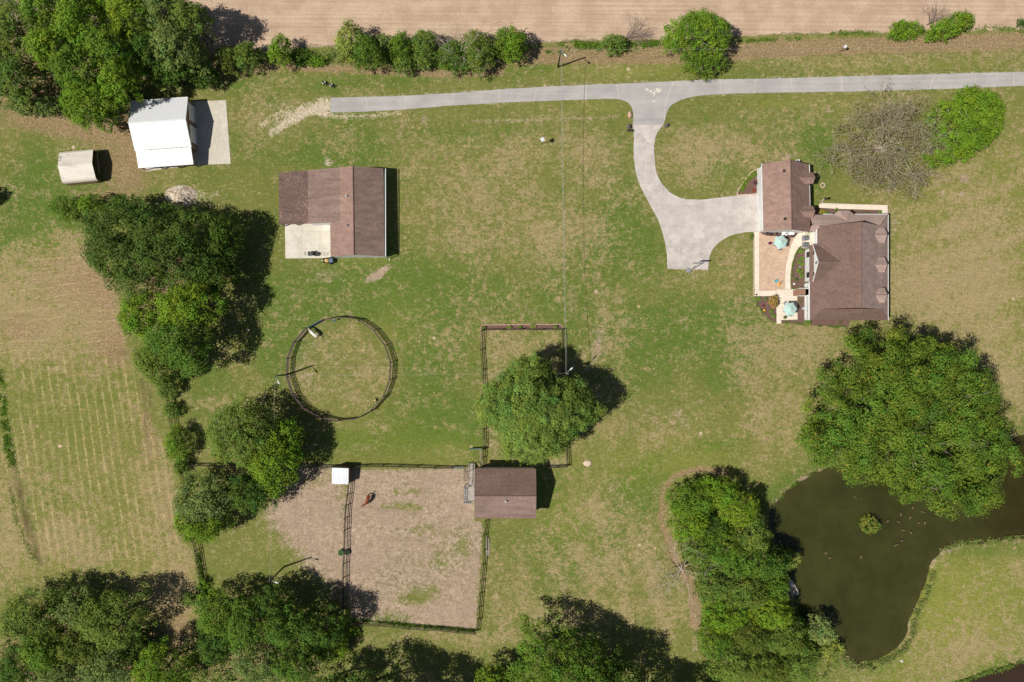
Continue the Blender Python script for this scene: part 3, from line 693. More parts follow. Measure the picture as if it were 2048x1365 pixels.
def crown_points(poly, hb, ht, lobe, dens, flat=2.0, rough=0.35, gap=0.1, drop=1.2):
    """returns leaf positions, outward normals, lobe id, number of lobes"""
    poly = np.asarray(poly); x0, y0 = poly.min(0); x1, y1 = poly.max(0)
    area = 0.5*abs(np.dot(poly[:, 0], np.roll(poly[:, 1], 1))-np.dot(poly[:, 1], np.roll(poly[:, 0], 1)))
    cand = rng.uniform((x0, y0), (x1, y1), (4000, 2)); sd_ = poly_sd(cand[:, 0], cand[:, 1], poly)
    dmax = max(-sd_.min(), 0.3)
    lobes = []
    target = int(max(7, area/(math.pi*lobe**2)*4.2))
    for (cx, cy), d in zip(cand, -sd_):
        if d < lobe*0.50*min(1, dmax/lobe): continue
        if len(lobes) >= target: break
        if any((cx-l[0])**2+(cy-l[1])**2 < (lobe*0.63)**2 for l in lobes): continue
        t = min(1, d/dmax)
        lr = lobe*rng.uniform(.7, 1.2)*(0.75+0.25*t)
        z = hb+(ht-hb-lr*.6)*(1-(1-t)**flat)**0.75-abs(rng.normal(0, drop*.5))
        lobes.append((cx, cy, max(z, hb*0.6), lr))
    if not lobes: lobes.append(((x0+x1)/2, (y0+y1)/2, (hb+ht)/2, lobe))
    # a second ring of low lobes closes the skirt of the crown
    low = []
    for (cx, cy, z, lr) in lobes:
        if rng.random() < .5 and z > hb*1.3: low.append((cx+rng.normal(0, .4*lr), cy+rng.normal(0, .4*lr), max(hb*.8, z-lr*rng.uniform(1, 2.2)), lr*.9))
    L = np.array(lobes+low); w = L[:, 3]**2; w = w/w.sum()
    n = int(area*dens*1.75)
    li = rng.choice(len(L), n, p=w)
    # sub-balls per lobe
    K = 9
    sdir = unit(rng.normal(size=(len(L), K, 3))+np.array([0, 0, .45])); sub = L[:, None, :3]+sdir*L[:, None, 3:4]*np.array([.78, .78, .6])*rng.uniform(.6, 1.05, (len(L), K, 1))
    srad = L[:, None, 3]*rng.uniform(.36, .58, (len(L), K))
    si = rng.integers(0, K, n)
    c = sub[li, si]; r0 = srad[li, si]
    d = unit(rng.normal(size=(n, 3))+np.array([0, 0, .5]))
    P = c+d*(r0*rng.uniform(.6, 1.15, n)**0.6)[:, None]*np.array([1, 1, .8])
    P += rng.normal(0, rough*.25, (n, 3))
    P[:, 2] = np.maximum(P[:, 2], 0.1+rng.uniform(0, .4, n))
    ld = unit(P-L[li][:, :3]+np.array([0, 0, .3]))
    N_ = unit(d*.55+ld*.6+np.array([0, 0, .25])+rng.normal(0, .26, (n, 3)))
    keep = rng.random(n) > gap
    return P[keep], N_[keep], li[keep], L

def tint(base, li, nl, n, var=.16, lv=.22, accent=None, af=0.0, P=None):
    b = np.tile(base, (n, 1))
    lobe_v = rng.normal(1, lv*.55, nl)[li][:, None]; b = b*np.clip(lobe_v, .6, 1.5)
    hue = rng.normal(0, .10, nl)[li]; b[:, 0] *= 1+hue; b[:, 2] *= 1-hue*.5
    b *= np.clip(rng.normal(1, var, n), .5, 1.7)[:, None]
    if accent is not None and af > 0:
        m = rng.random(n) < af*np.clip(rng.normal(1, .8, nl)[li], 0, 2.5)
        b[m] = accent*rng.uniform(.8, 1.2, (m.sum(), 1))
    return b

def trunk_mesh(base, top, r, lobes, n_limb, mat, parent, name='trunk', twig=True):
    m = MB(); base = Vector(base); top = Vector(top)
    mid = base.lerp(top, .5)+Vector((rng.normal(0, .1), rng.normal(0, .1), 0))
    m.tube([base-Vector((0, 0, .15)), base+Vector((0, 0, .25)), mid, top], [r*1.5, r*1.05, r*.85, r*.55], 8)
    ids = rng.permutation(len(lobes))[:n_limb]
    for i in ids:
        e = Vector(lobes[i][:3]); lr = lobes[i][3]
        s0 = base.lerp(top, rng.uniform(.55, 1.0)); k = s0.lerp(e, .5)+Vector((rng.normal(0, .25), rng.normal(0, .25), -abs(rng.normal(0, .3))))
        m.tube([s0, k, e-Vector((0, 0, lr*.35))], [min(r*.42, .3), min(r*.22, .13), min(r*.08, .05)], 5)
        if twig:
            for _ in range(3):
                q = e+Vector((rng.normal(0, lr*.5), rng.normal(0, lr*.5), lr*rng.uniform(.1, .8)))
                m.tube([k.lerp(e, .8), q], [min(r*.09, .05), .012], 4)
    return m.build(name, mat, parent, True)

def ell(cx, cy, rx, ry, wob=.13, n=18, ang=0):
    out = []; ph = rng.uniform(0, 6.28, 3)
    for a in np.linspace(0, 2*math.pi, n, endpoint=False):
        k = 1+wob*(math.sin(2*a+ph[0])*.4+math.sin(3*a+ph[1])*.5+math.sin(5*a+ph[2])*.4)
        x, y = rx*k*math.cos(a), ry*k*math.sin(a)
        out.append((cx+x*math.cos(ang)-y*math.sin(ang), cy+x*math.sin(ang)+y*math.cos(ang)))
    return out

def tree(name, cat, label, px, h, colr, lobe=None, leaf=.30, dens=55, hb=None, group=None, accent=None, af=0., gap=.08, bark='bark', flat=2.0, drop=1.2,
         limbs=7, var=.13, trunk_r=None, rough=.35, lv=.22, zview=None, layout=None):
    """px: (cx,cy,rx,ry) or outline, in photo pixels as seen"""
    poly_px = ell(*px) if len(px) == 4 and not hasattr(px[0], '__len__') else smooth_poly(px, 1)
    zv = zview if zview is not None else h*.5
    poly = np.array([W(a, b, zv)[:2] for a, b in poly_px])
    c = poly.mean(0); area = 0.5*abs(np.dot(poly[:, 0], np.roll(poly[:, 1], 1))-np.dot(poly[:, 1], np.roll(poly[:, 0], 1))); R = math.sqrt(area/math.pi)
    lobe = lobe or min(max(R*.30, .55), 1.9); hb = hb if hb is not None else h*.35
    t = thing(name, label, cat, (c[0], c[1], 0), 0, group)
    P, N_, li, L = crown_points(poly-c, hb, h, lobe, dens, flat, rough, gap, drop)
    cols = tint(PAL[colr], li, len(L), len(P), var, lv, accent, af)
    leaf_mesh('crown', P, N_, np.full(len(P), leaf), cols, t)
    tr_ = trunk_r or max(.06, R*.055)
    trunk_mesh((0, 0, 0), (0, 0, max(hb*1.15, h*.45)), tr_, L, min(limbs, len(L)), M[bark], t)
    return t

def shrub(label, px, h, colr, leaf=.22, dens=80, group=None, accent=None, af=0., cat='shrub', name='shrub', lobe=None, gap=.05):
    poly_px = ell(*px, .12, 12); poly = np.array([W(a, b, h*.5)[:2] for a, b in poly_px]); c = poly.mean(0)
    R = (px[2]+px[3])/2/S
    P, N_, li, L = crown_points(poly-c, h*.25, h, lobe or max(.16, R*.42), dens, 2.0, .1, gap, .2)
    P[:, 2] = np.clip(P[:, 2], .03, h*1.1)
    cols = tint(PAL[colr] if isinstance(colr, str) else colr, li, len(L), len(P), .2, .2, accent, af)
    o = leaf_mesh(name, P, N_, np.full(len(P), leaf), cols, None)
    o.location = (c[0], c[1], 0); tag(o, label, cat, group); return o

def bare_branches(parent, R, h, r0, mat, n_main=9, depth=4, spread=1.0, name='branches', up=.55, lean=(0, 0), hb=.25, n=4):
    m = MB(); ends = []
    def grow(p, d, L, r, k):
        pts = [p]; q = p; dd = d.copy()
        for _ in range(3):
            dd = (dd+Vector((rng.normal(0, .16), rng.normal(0, .16), rng.normal(0, .10)))).normalized(); q = q+dd*L/3; q.z = max(q.z, .15); pts.append(q)
        m.tube(pts, [r, r*.85, r*.68, r*.5], n, False)
        if k <= 0: ends.append(q); return
        for j in range(rng.integers(2, 4)):
            s0 = pts[rng.integers(1, 4)] if j else q
            nd = (dd+Vector((rng.normal(0, .5), rng.normal(0, .5), rng.normal(0, .28)))).normalized()
            grow(s0, nd, L*rng.uniform(.55, .8), max(r*.52, .012), k-1)
    for i in range(n_main):
        a = 2*math.pi*(i+rng.uniform(-.3, .3))/n_main; u = rng.uniform(up*.6, up*1.6)
        d = Vector((math.cos(a)*spread+lean[0], math.sin(a)*spread+lean[1], u)).normalized()
        grow(Vector((0, 0, h*hb*rng.uniform(.6, 1.2))), d, R*.42, r0, depth)
    o = m.build(name, mat, parent, True)
    return o, np.array([tuple(e) for e in ends])

def bare_tree(name, label, c_px, R, h, mat='bark_grey', buds=None, bd=18, n_main=9, depth=4, up=.55, group=None, lean=(0, 0), r0=None, cat='tree', leaf=.2, budsc=.5, spread=1.0):
    x, y, _ = W(c_px[0], c_px[1], h*.4); t = thing(name, label, cat, (x, y, 0), 0, group)
    r0 = r0 or R*.025
    MB().tube([(0, 0, -.1), (0, 0, h*.12), (0, 0, h*.32)], [r0*2.6, r0*2.0, r0*1.2], 8).build('trunk', M[mat], t, True)
    o, E = bare_branches(t, R, h, r0, M[mat], n_main, depth, spread, 'branches', up, lean)
    if buds is not None:
        k = rng.integers(0, len(E), len(E)*bd); P = E[k]*rng.uniform(.80, 1.03, (len(k), 1))+rng.normal(0, budsc, (len(k), 3))*.6; P[:, 2] = np.maximum(P[:, 2], .3)
        N_ = unit(rng.normal(size=P.shape)+np.array([0, 0, .7]))
        cols = PAL[buds]*np.clip(rng.normal(1, .25, len(P)), .4, 1.8)[:, None]
        leaf_mesh('crown', P, N_, np.full(len(P), leaf), cols, t)
    return t

def cover(name, label, region, n, hgt, colr, leaf=.2, cat='ground cover', var=.25, accent=None, af=0., soft=4):
    """leafy ground cover: region = polyline (pts,width) or polygon, in ground pixels"""
    if isinstance(region, tuple): pts, wd = region
    xs = []; tot = 0
    if isinstance(region, tuple):
        seg = np.array(pts, float); Ls = np.hypot(*(seg[1:]-seg[:-1]).T); k = rng.choice(len(Ls), n, p=Ls/Ls.sum()); t = rng.random((n, 1))
        Q = seg[k]*(1-t)+seg[k+1]*t+rng.normal(0, wd*.5, (n, 2))
    else:
        poly = np.array(region, float); Q = rng.uniform(poly.min(0), poly.max(0), (int(n*2.5), 2)); Q = Q[poly_sd(Q[:, 0], Q[:, 1], poly)+rng.normal(0, soft, len(Q)) < 0][:n]
    cl_ = vnoise(Q[:, 0], Q[:, 1], 11, 77)*.6+vnoise(Q[:, 0], Q[:, 1], 5, 79)*.4; Q = Q[cl_+rng.normal(0, .08, len(cl_)) > .43]; cl_ = vnoise(Q[:, 0], Q[:, 1], 6, 78)
    n = len(Q); P = np.stack([(Q[:, 0]-1024)/S, (682.5-Q[:, 1])/S, np.abs(rng.random(n))*hgt*(.3+cl_)], 1)
    N_ = unit(rng.normal(0, .6, (n, 3))+np.array([0, 0, 1.]))
    cols = PAL[colr]*np.clip(rng.normal(1, var, n), .4, 1.8)[:, None]*(0.75+.5*cl_[:, None])
    if accent is not None: mm = rng.random(n) < af; cols[mm] = accent
    o = leaf_mesh(name, P, N_, np.full(n, leaf), cols, None); tag(o, label, cat, None, 'stuff'); return o

YB = lin(150, 140, 50); AUT = lin(150, 120, 50)
# --- the large oak by the pond
OAK = [(1700,672),(1735,652),(1775,645),(1800,650),(1855,660),(1890,678),(1925,680),(1950,705),(1965,725),(1985,745),(2005,765),(2010,780),(1992,800),(1990,815),(2012,840),(2030,858),(2037,880),(2032,905),(2036,935),(2020,952),(1990,950),(1983,965),(2002,990),(1987,1015),(1965,1030),(1945,1041),(1915,1042),(1895,1028),(1870,1032),(1840,1024),(1805,1002),(1785,990),(1760,977),(1735,962),(1715,962),(1690,948),(1672,935),(1650,945),(1635,953),(1622,943),(1610,925),(1598,895),(1603,860),(1593,820),(1598,795),(1622,780),(1630,760),(1640,745),(1670,732),(1660,712),(1685,692)]
tree('oak_tree', 'tree', 'huge spreading oak with a broad bright green crown overhanging the pond', OAK, 14.5, 'oak', lobe=2.5, leaf=.29, dens=88, hb=5.5, flat=3.2, accent=YB, af=.05, limbs=30, bark='bark_pale', trunk_r=.8, drop=4.0, lv=.24, gap=.04, zview=7.2)
# --- left woodlot tree cluster
tree('oak_tree', 'tree', 'large dark green tree west of the brown barn, tallest of its clump', [(200,410),(240,398),(300,398),(355,408),(400,410),(440,428),(455,470),(450,520),(445,560),(420,590),(370,600),(330,590),(290,600),(250,600),(215,575),(190,548),(172,520),(162,480),(168,440)], 14, 'dark', lobe=1.9, leaf=.32, dens=60, hb=4, limbs=16, drop=3.0, zview=6.3)
tree('tree', 'tree', 'tall yellow-green tree in the middle of the clump by the hay field', (388,615,66,54), 13, 'lime', dens=60, limbs=9, drop=1.8, zview=6.5)
tree('tree', 'tree', 'light green tree on the field side of the clump, below the dark tree', (296,632,60,52), 10, 'bright', dens=60, hb=3)
tree('tree', 'tree', 'mid green tree at the lower end of the clump, widest there', (366,690,76,66), 12.5, 'mid', dens=60, hb=3.5, limbs=9, drop=1.8, zview=6.5)
tree('tree', 'tree', 'olive tree at the lower left edge of the clump by the hay field', (322,725,50,46), 9.5, 'olive', dens=60, hb=2.5)
tree('tree', 'tree', 'shaded deep green tree behind the yellow-green one, on the lawn side', (430,545,42,50), 10, 'deep', dens=60, hb=3)
tree('tree', 'tree', 'small bright tree at the upper left tip of the clump, leftmost', (135,418,38,27), 4.6, 'forest', leaf=.25, dens=62)
tree('tree', 'tree', 'small bright tree between the leftmost small one and the dark tree', (183,410,28,24), 5, 'bright', leaf=.25, dens=62)
tree('tree', 'tree', 'green tree hidden in the shadow under the dark tree beside the gravel heap', (255,415,36,26), 7.5, 'deep', dens=60)
tree('tree', 'tree', 'dark crown on the lawn side of the dark tree', (452,480,36,58), 9.5, 'deep', dens=55, hb=2.5)
# --- fence row shrubs
for p, h, c_, lb in [((333,776,24,26),4,'hedge','feathery green shrub at the tail of the clump on the fence line'), ((342,822,20,18),2.8,'hedge','low loose shrub on the fence line, second from the clump'),
                     ((354,888,26,40),5,'bright','large round shrub on the fence line beside the lawn'), ((362,932,16,20),3,'mid','small shrub where the paddock fence meets the field fence'),
                     ((405,1170,12,14),2,'bright','small green shrub on the fence at the field corner'), ((412,1200,16,16),2.4,'mid','low shrub at the lower end of the field fence')]:
    tree('shrub', 'shrub', lb, p, h, c_, leaf=.24, dens=75, hb=h*.15, limbs=4)
# --- trees over the west paddock
tree('tree', 'tree', 'grey-green tree beside the round pen, left half of a pair', (486,874,82,80), 10.5, 'olive', lobe=1.5, dens=60, hb=3, limbs=10, zview=7)
tree('tree', 'tree', 'glossy bright green tree beside the round pen, right half of a pair', (548,915,60,80), 10, 'bright', lobe=1.4, dens=60, hb=3, limbs=9, zview=6.5)
tree('tree', 'tree', 'deep green tree in the shade between the pair and the lower paddock tree', (508,985,60,42), 8, 'deep', dens=60, hb=2.5)
tree('tree', 'tree', 'grey-green tree leaning over the field fence in the west paddock', (402,1000,68,54), 9, 'grey', dens=60, hb=2.6, accent=lin(150,150,110), af=.06, zview=6)
tree('tree', 'tree', 'bright green lower tree over the field fence, below the grey-green one', (405,1050,56,40), 8, 'bright', dens=60, hb=2)
# --- willow-like tree in the stable yard
tree('willow_tree', 'tree', 'pale feathery tree behind the stable with a rounded light green crown', [(950,800),(962,770),(1000,748),(1035,712),(1075,700),(1098,715),(1108,745),(1135,757),(1165,752),(1188,785),(1214,800),(1220,825),(1195,842),(1180,868),(1145,882),(1138,915),(1100,928),(1050,935),(1005,925),(1000,885),(972,858),(948,832)], 14.0, 'willow', lobe=1.3, leaf=.24, dens=170, hb=5, limbs=22, drop=1.3, bark='bark_grey', trunk_r=.35, zview=9, rough=.6)
# --- upper left wood
WOOD = [((30,60,62,60),10,'olive'),((28,160,46,46),9,'hedge'),((105,30,60,48),12,'forest'),((115,100,56,46),13,'bright'),((60,210,52,26),4,'grey'),((175,55,58,58),14,'bright'),
        ((160,140,60,52),13,'forest'),((180,205,58,52),11,'bright'),((232,105,52,56),13.5,'forest'),((246,165,42,52),12,'bright'),((270,40,58,52),14,'lime'),((335,35,52,48),13,'grey'),
        ((300,100,44,46),11,'deep'),((355,95,50,52),12.5,'grey'),((385,45,40,44),12.5,'olive'),((345,150,52,28),7,'deep'),((212,240,28,24),8,'forest'),((398,118,26,32),9,'grey'),((0,110,30,40),8,'deep'),((225,10,50,32),11,'bright'),((410,150,26,30),5,'deep')]
WL = ['olive tree in the corner of the wood, uppermost at the left edge','round green tree at the left edge of the wood','bright tree at the top of the wood, second from the corner','bright green tree in the middle of the left part of the wood',
      'low grey-green thicket tree at the lower left edge of the wood','tall bright tree at the top of the wood with a broad crown','tall forest tree in the centre of the left part of the wood','bright tree reaching out over the shed yard',
      'tall tree in the centre of the wood','bright tree overhanging the corner of the white barn','lime green tree at the top edge of the wood','grey-green tree at the top edge of the wood near the ploughed field',
      'deep green shaded tree above the white barn','grey-green tree with fine leaves above the barn apron','olive tree at the right end of the wood casting its shadow on the ploughed field','dark low tree just behind the white barn roof',
      'small bright crown at the lowest tip of the wood','small grey-green tree at the right edge of the wood','dark tree cut by the left border of the wood','bright crown between the two tall trees at the top of the wood','dark low tree beside the top corner of the barn apron']
for (p, h, c_), lb in zip(WOOD, WL):
    tree('tree', 'tree', lb, p, h, c_, leaf=.30, dens=62, hb=h*.35, zview=h*.6, limbs=6, group='trees of the upper left wood')
# --- lower left wood
WOOD2 = [((70,1235,70,62),9.5,'olive'),((150,1215,50,44),8,'grey'),((228,1240,74,64),10.5,'olive'),((95,1300,62,50),9,'forest'),((165,1290,50,40),9,'cedar'),((40,1340,56,44),7,'deep'),((130,1350,56,40),8,'grey'),
         ((215,1335,62,44),9,'grey'),((325,1340,62,52),10,'bright'),((270,1300,34,34),6,'deep'),((440,1225,58,48),8.5,'forest'),((500,1250,58,58),11,'mid'),((430,1290,40,44),7,'deep'),((545,1205,46,34),9,'deep'),
         ((575,1250,56,48),11.5,'mid'),((640,1255,60,44),10,'deep'),((520,1320,62,52),11,'grey'),((590,1320,56,50),11,'mid'),((655,1300,46,30),5,'bright'),((380,1200,20,16),3,'hedge'),((690,1262,30,14),1.6,'lime')]
WL2 = ['broad olive tree at the left of the lower wood','grey-green tree on the upper edge of the lower wood','broad fine-leaved olive tree, largest of the lower left wood','green tree below the broad olive tree at the left','brownish green tree between the two olive trees',
       'dark tree in the bottom left corner','grey tree at the bottom edge near the corner','wispy grey-green tree at the bottom edge','bright lime tree at the bottom edge of the lower wood','small dark tree between the lime tree and the olive tree',
       'green tree where the field fence ends','dense mid green tree in the right part of the lower wood','dark tree in the gap beside the lime tree','dark crown below the leaning lamp pole','tall mid green tree right of the dense one','deep green tree beside the paddock corner',
       'grey-green tall tree at the bottom edge','mid green tree at the bottom edge, rightmost tall one','low bright tree by the bottom corner of the paddock','small feathery shrub at the end of the field fence','bright weedy shrub along the bottom paddock fence']
for (p, h, c_), lb in zip(WOOD2, WL2):
    tree('tree', 'tree', lb, p, h, c_, leaf=.28, dens=65, hb=h*.3, zview=h*.6, limbs=6, group='trees of the lower left wood')
# --- bottom centre trees (some stand mostly below the picture's edge)
tree('tree', 'tree', 'large bright-topped tree at the bottom centre with a wide dark shadow', [(1020,1275),(1050,1250),(1065,1238),(1100,1250),(1130,1262),(1170,1275),(1200,1295),(1245,1330),(1250,1370),(1200,1420),(1100,1430),(1040,1400),(1005,1360),(1030,1320)], 13.5, 'forest', lobe=1.7, leaf=.3, dens=62, hb=4, limbs=12, zview=8.5)
tree('tree', 'tree', 'yellow-green crown at the bottom edge left of the large bottom tree', (985,1368,44,32), 8, 'lime', dens=62, zview=5)
for x, y, r, h, lb in [(1225,1385,66,14,'deep green tree behind the large bottom tree, seen only by its shadowed crown'), (1290,1440,64,13,'tree standing just below the bottom edge beside the pond thicket'), (722,1436,76,16,'tree standing below the bottom edge under the paddock'), (812,1456,70,15.5,'tree standing below the bottom edge right of the paddock corner'), (895,1478,66,14.5,'tree standing below the bottom edge left of the large bottom tree'),(650,1400,50,11,'tree at the bottom edge below the paddock corner'), (1370,1440,54,12,'tree below the bottom edge against the thicket')]:
    tree('tree', 'tree', lb, (x, y, r, r*.85), h, 'deep', dens=75, zview=h*.75, group='trees along the bottom edge')
# --- thicket beside the pond
TH = [((1385,1000,48,42),7,'forest'),((1440,985,42,36),7.5,'bright'),((1380,1045,44,42),6.5,'bright'),((1430,1060,34,32),4.5,'deep'),((1480,1020,42,42),8,'lime'),((1505,1070,42,44),8,'olive'),((1445,1100,48,40),7,'forest'),
      ((1400,1110,30,34),5,'hedge'),((1505,1125,56,42),9,'mid'),((1550,1125,34,34),8,'deep'),((1430,1170,46,40),7,'hedge'),((1490,1185,50,40),8,'olive'),((1550,1175,34,34),6.5,'forest'),((1585,1120,18,22),3,'pale'),
      ((1455,1230,52,42),7.5,'bright'),((1540,1225,50,42),8,'lime'),((1500,1270,46,38),8,'cedar'),((1430,1280,38,44),6.5,'forest'),((1565,1275,46,42),8,'olive'),((1470,1330,56,44),7.5,'olive'),((1535,1335,52,44),7.5,'cedar'),((1600,1325,46,42),5.5,'hedge'),
      ((1645,1262,32,30),5.5,'water_shrub'),((1655,1300,38,24),2.5,'pale'),((1590,1265,30,40),5,'deep')]
TL = ['forest green tree at the upper left of the pond thicket','bright tree at the top of the pond thicket','bright tree on the left edge of the thicket near the worn path','dark low tree in the hollow of the thicket','lime tree on the upper right slope of the thicket',
      'olive tree on the pond side of the thicket','green tree in the middle of the upper thicket','small tree on the left edge beside the bare tree','large mid green tree on the pond side casting a round shadow on the water','deep green tree at the water edge of the thicket',
      'loose green tree right of the bare tree','olive tree in the centre of the thicket','green tree above the broken slab at the water','small pale shrub leaning over the water','bright tree on the left edge below the bare tree','lime tree on the pond side below the slab',
      'brownish green tree in the lower thicket','green tree on the lower left edge of the thicket','olive tree on the lower pond side','olive tree at the bottom of the thicket on the left','brownish tree at the bottom of the thicket','low green tree at the bottom right of the thicket',
      'grey-green shrub tree standing out in the pond corner','pale low shrub beside the bottom of the pond','dark tree in the gap by the pond corner']
for (p, h, c_), lb in zip(TH, TL):
    tree('tree', 'tree', lb, p, h, c_, leaf=.26, dens=72, hb=h*.25, zview=h*.58, limbs=6, group='trees of the pond thicket')
bare_tree('bare_tree', 'leafless pale grey tree sprawling on the left side of the pond thicket', (1366,1144), 8.0, 8.0, 'bark_pale', None, n_main=11, depth=3, up=.32, r0=.07)
tree('island_shrub', 'shrub', 'yellow-green bush growing alone in the pond', (1743,1052,20,19), 2.2, 'hedge', leaf=.2, dens=110, hb=.3, accent=lin(160,150,60), af=.3, limbs=4)
# --- hedgerow along the ploughed field
HR = [((455,118,32,30),5.5,'cedar','fine-leaved yellowish tree at the left end of the hedgerow'),((492,112,30,34),5.5,'olive','olive tree beside the fine-leaved one in the hedgerow'),((558,100,24,34),5.5,'bright','bright small tree standing alone in the left hedgerow'),
      ((600,112,26,20),2.2,'deep','dark low bush right of the lone bright tree'),((632,122,20,12),1.8,'bright','low bright bush in the hedgerow gap'),((700,82,36,42),7,'pale','pale feathery tree at the left of the long hedgerow'),
      ((735,105,36,40),7.5,'mid','dark leafy tree in the long hedgerow'),((768,92,22,30),5,'grey','thin grey tree between two hedgerow trees'),((800,95,26,36),6,'forest','green tree in the middle of the long hedgerow'),((808,125,30,22),4,'hedge','loose shrub on the lawn side of the hedgerow'),
      ((850,92,34,38),6,'hedge','green tree with fine leaves right of centre in the hedgerow'),((842,118,24,20),3.5,'grey','pale flowering shrub under the hedgerow trees'),((905,110,38,36),5,'mid','dark shrub under the bare branches in the hedgerow'),((955,100,36,46),6.5,'olive','olive tree right of the bare one in the hedgerow'),
      ((1008,85,24,34),6,'forest','green tree next to the round bright one'),((1028,88,28,36),6.5,'bright','round bright tree at the right end of the long hedgerow')]
for p, h, c_, lb in HR:
    tree('hedgerow_tree', 'tree', lb, p, h, c_, leaf=.26, dens=72, hb=h*.2, zview=h*.6, limbs=5, group='trees of the field hedgerow')
bare_tree('bare_tree', 'bare twiggy tree with silvery branches in the hedgerow', (915,97), 7.0, 13.0, 'bark_pale', None, n_main=12, depth=3, up=.9, r0=.06, lean=(.1, .3))
tree('shrub', 'shrub', 'ivy-covered dark green bush beside the pink bare shrub', (1228,88,30,22), 3.5, 'hedge', leaf=.24, dens=75, hb=.6, limbs=4)
bare_tree('bare_shrub', 'bare pinkish brown shrub fanning out beside the ivy bush', (1252,74), 5.0, 3.0, 'bark_grey', None, n_main=18, depth=3, up=.45, lean=(.9, .45), r0=.04, cat='shrub', spread=.5)
tree('tree', 'tree', 'bright round tree standing on the edge of the ploughed field above the road', [(1328,62),(1335,35),(1360,22),(1395,12),(1430,17),(1458,35),(1470,60),(1468,90),(1450,105),(1420,112),(1380,110),(1345,98),(1330,85)], 8.5, 'bright', lobe=1.1, leaf=.26, dens=85, hb=2, limbs=12, zview=5.5, bark='bark_pale')
tree('tree', 'tree', 'lower sparse part-grown tree between the bright round tree and the road', [(1355,112),(1400,105),(1450,112),(1462,128),(1440,140),(1425,158),(1405,150),(1388,158),(1372,145),(1358,128)], 5, 'forest', lobe=.8, leaf=.25, dens=70, hb=1.2, limbs=8, bark='bark_pale')
tree('shrub', 'shrub', 'low bright bush at the right field edge, left of the pair', (1812,60,36,20), 2.6, 'bright', leaf=.25, dens=80, hb=.5, limbs=4)
tree('shrub', 'shrub', 'long bright bush at the right field edge, right of the pair', [(1850,75),(1858,55),(1890,35),(1925,18),(1955,28),(1952,50),(1930,68),(1900,80),(1865,82)], 3.6, 'bright', leaf=.25, dens=80, hb=.6, limbs=5)
bare_tree('bare_shrub', 'bare brown shrub between the two bushes at the right field edge', (1862,44), 4.2, 3.2, 'bark_grey', None, n_main=14, depth=3, up=.5, lean=(.35, .7), r0=.04, cat='shrub', spread=.5)
tree('shrub', 'shrub', 'dark sprig of a bush at the right border of the field edge', (2046,45,12,10), 2.5, 'deep', leaf=.22, dens=80)
# --- pair by the road at right
bare_tree('budding_tree', 'large half-bare tree with grey branches and brownish buds beside the road', (1766,292), 10.0, 8.0, 'bark_pale', 'bud', bd=7, n_main=27, depth=5, up=.55, r0=.07, leaf=.2, budsc=.6)
tree('tree', 'tree', 'rounded bright green tree beside the road, right of the half-bare one', [(1862,250),(1868,215),(1895,190),(1925,172),(1960,158),(1990,168),(2018,195),(2022,230),(2015,262),(1990,290),(1955,310),(1930,328),(1900,325),(1870,340),(1855,310),(1858,280)], 10, 'bright', lobe=1.3, leaf=.26, dens=85, hb=2.6, limbs=16, zview=6.5, bark='bark_pale')
tree('tree', 'tree', 'small tree cut off by the left border beside the lawn', (-22,394,18,20), 3, 'deep', dens=70)

# --- ground cover (nobody could count it)
cover('ground_cover', 'dark green leafy weeds in the ditch along the ploughed field', ([(1125,90),(1180,92),(1240,98),(1300,90),(1340,82)], 9), 5200, .5, 'forest', .22)
cover('ground_cover', 'thin green weeds along the field edge right of the round tree', ([(1470,84),(1540,80),(1600,78)], 4), 1100, .35, 'forest', .2)
cover('ground_cover', 'patchy weeds along the right end of the ploughed field', ([(1660,68),(1720,66),(1780,72),(1990,56),(2060,66)], 6), 2600, .4, 'forest', .22)
cover('ground_cover', 'green undergrowth beneath the long hedgerow', ([(500,120),(560,118),(620,118),(690,115),(800,120),(900,122),(1000,115)], 11), 7000, .8, 'hedge', .22)
cover('undergrowth', 'dense tangled brush filling the gaps between the trees of the long hedgerow', ([(680,105),(760,108),(850,108),(950,108),(1040,100)], 24), 16000, 2.6, 'hedge', .24, 'undergrowth', accent=lin(140,125,100), af=.1)
cover('ground_cover', 'small weedy patch left of the power pole by the road', ([(1092,105),(1130,107)], 4), 500, .3, 'forest', .2)
cover('bank_grass', 'rough green grass and weeds along the east bank of the pond', ([(1745,1332),(1775,1322),(1808,1298),(1826,1270),(1830,1232),(1846,1200),(1858,1170),(1866,1145)], 7), 6500, .35, 'hedge', .17, 'grass', accent=lin(170,150,110), af=.25)
cover('bank_grass', 'grass fringe along the upper bank of the pond narrows', ([(1880,1100),(1925,1086),(1975,1083),(2030,1076),(2080,1074)], 6), 4200, .3, 'hedge', .17, 'grass', accent=lin(170,150,110), af=.2)
cover('bank_grass', 'weeds and reeds at the bottom end of the pond', ([(1680,1310),(1700,1328),(1720,1336),(1750,1334)], 7), 3000, .6, 'hedge', .2, 'grass', accent=lin(170,150,110), af=.3)
cover('bank_grass', 'sparse grass along the north-west bank of the pond', ([(1635,942),(1600,960),(1570,985),(1545,1010)], 3), 900, .35, 'forest', .17, 'grass')
cover('bank_grass', 'green fringe along the brown creek in the corner', ([(1895,1378),(1935,1358),(1960,1349),(2005,1336),(2060,1318)], 5), 2600, .4, 'hedge', .2, 'grass')
cover('ditch_weeds', 'dark weeds growing in the narrow ditch at the left of the hay field', ([(-4,745),(10,860),(24,930)], 10), 4200, .3, 'forest', .2, 'weeds')
cover('ditch_weeds', 'thin green weeds along the lower part of the narrow ditch', ([(18,960),(34,1050),(70,1120)], 7), 700, .2, 'hedge', .18, 'weeds')
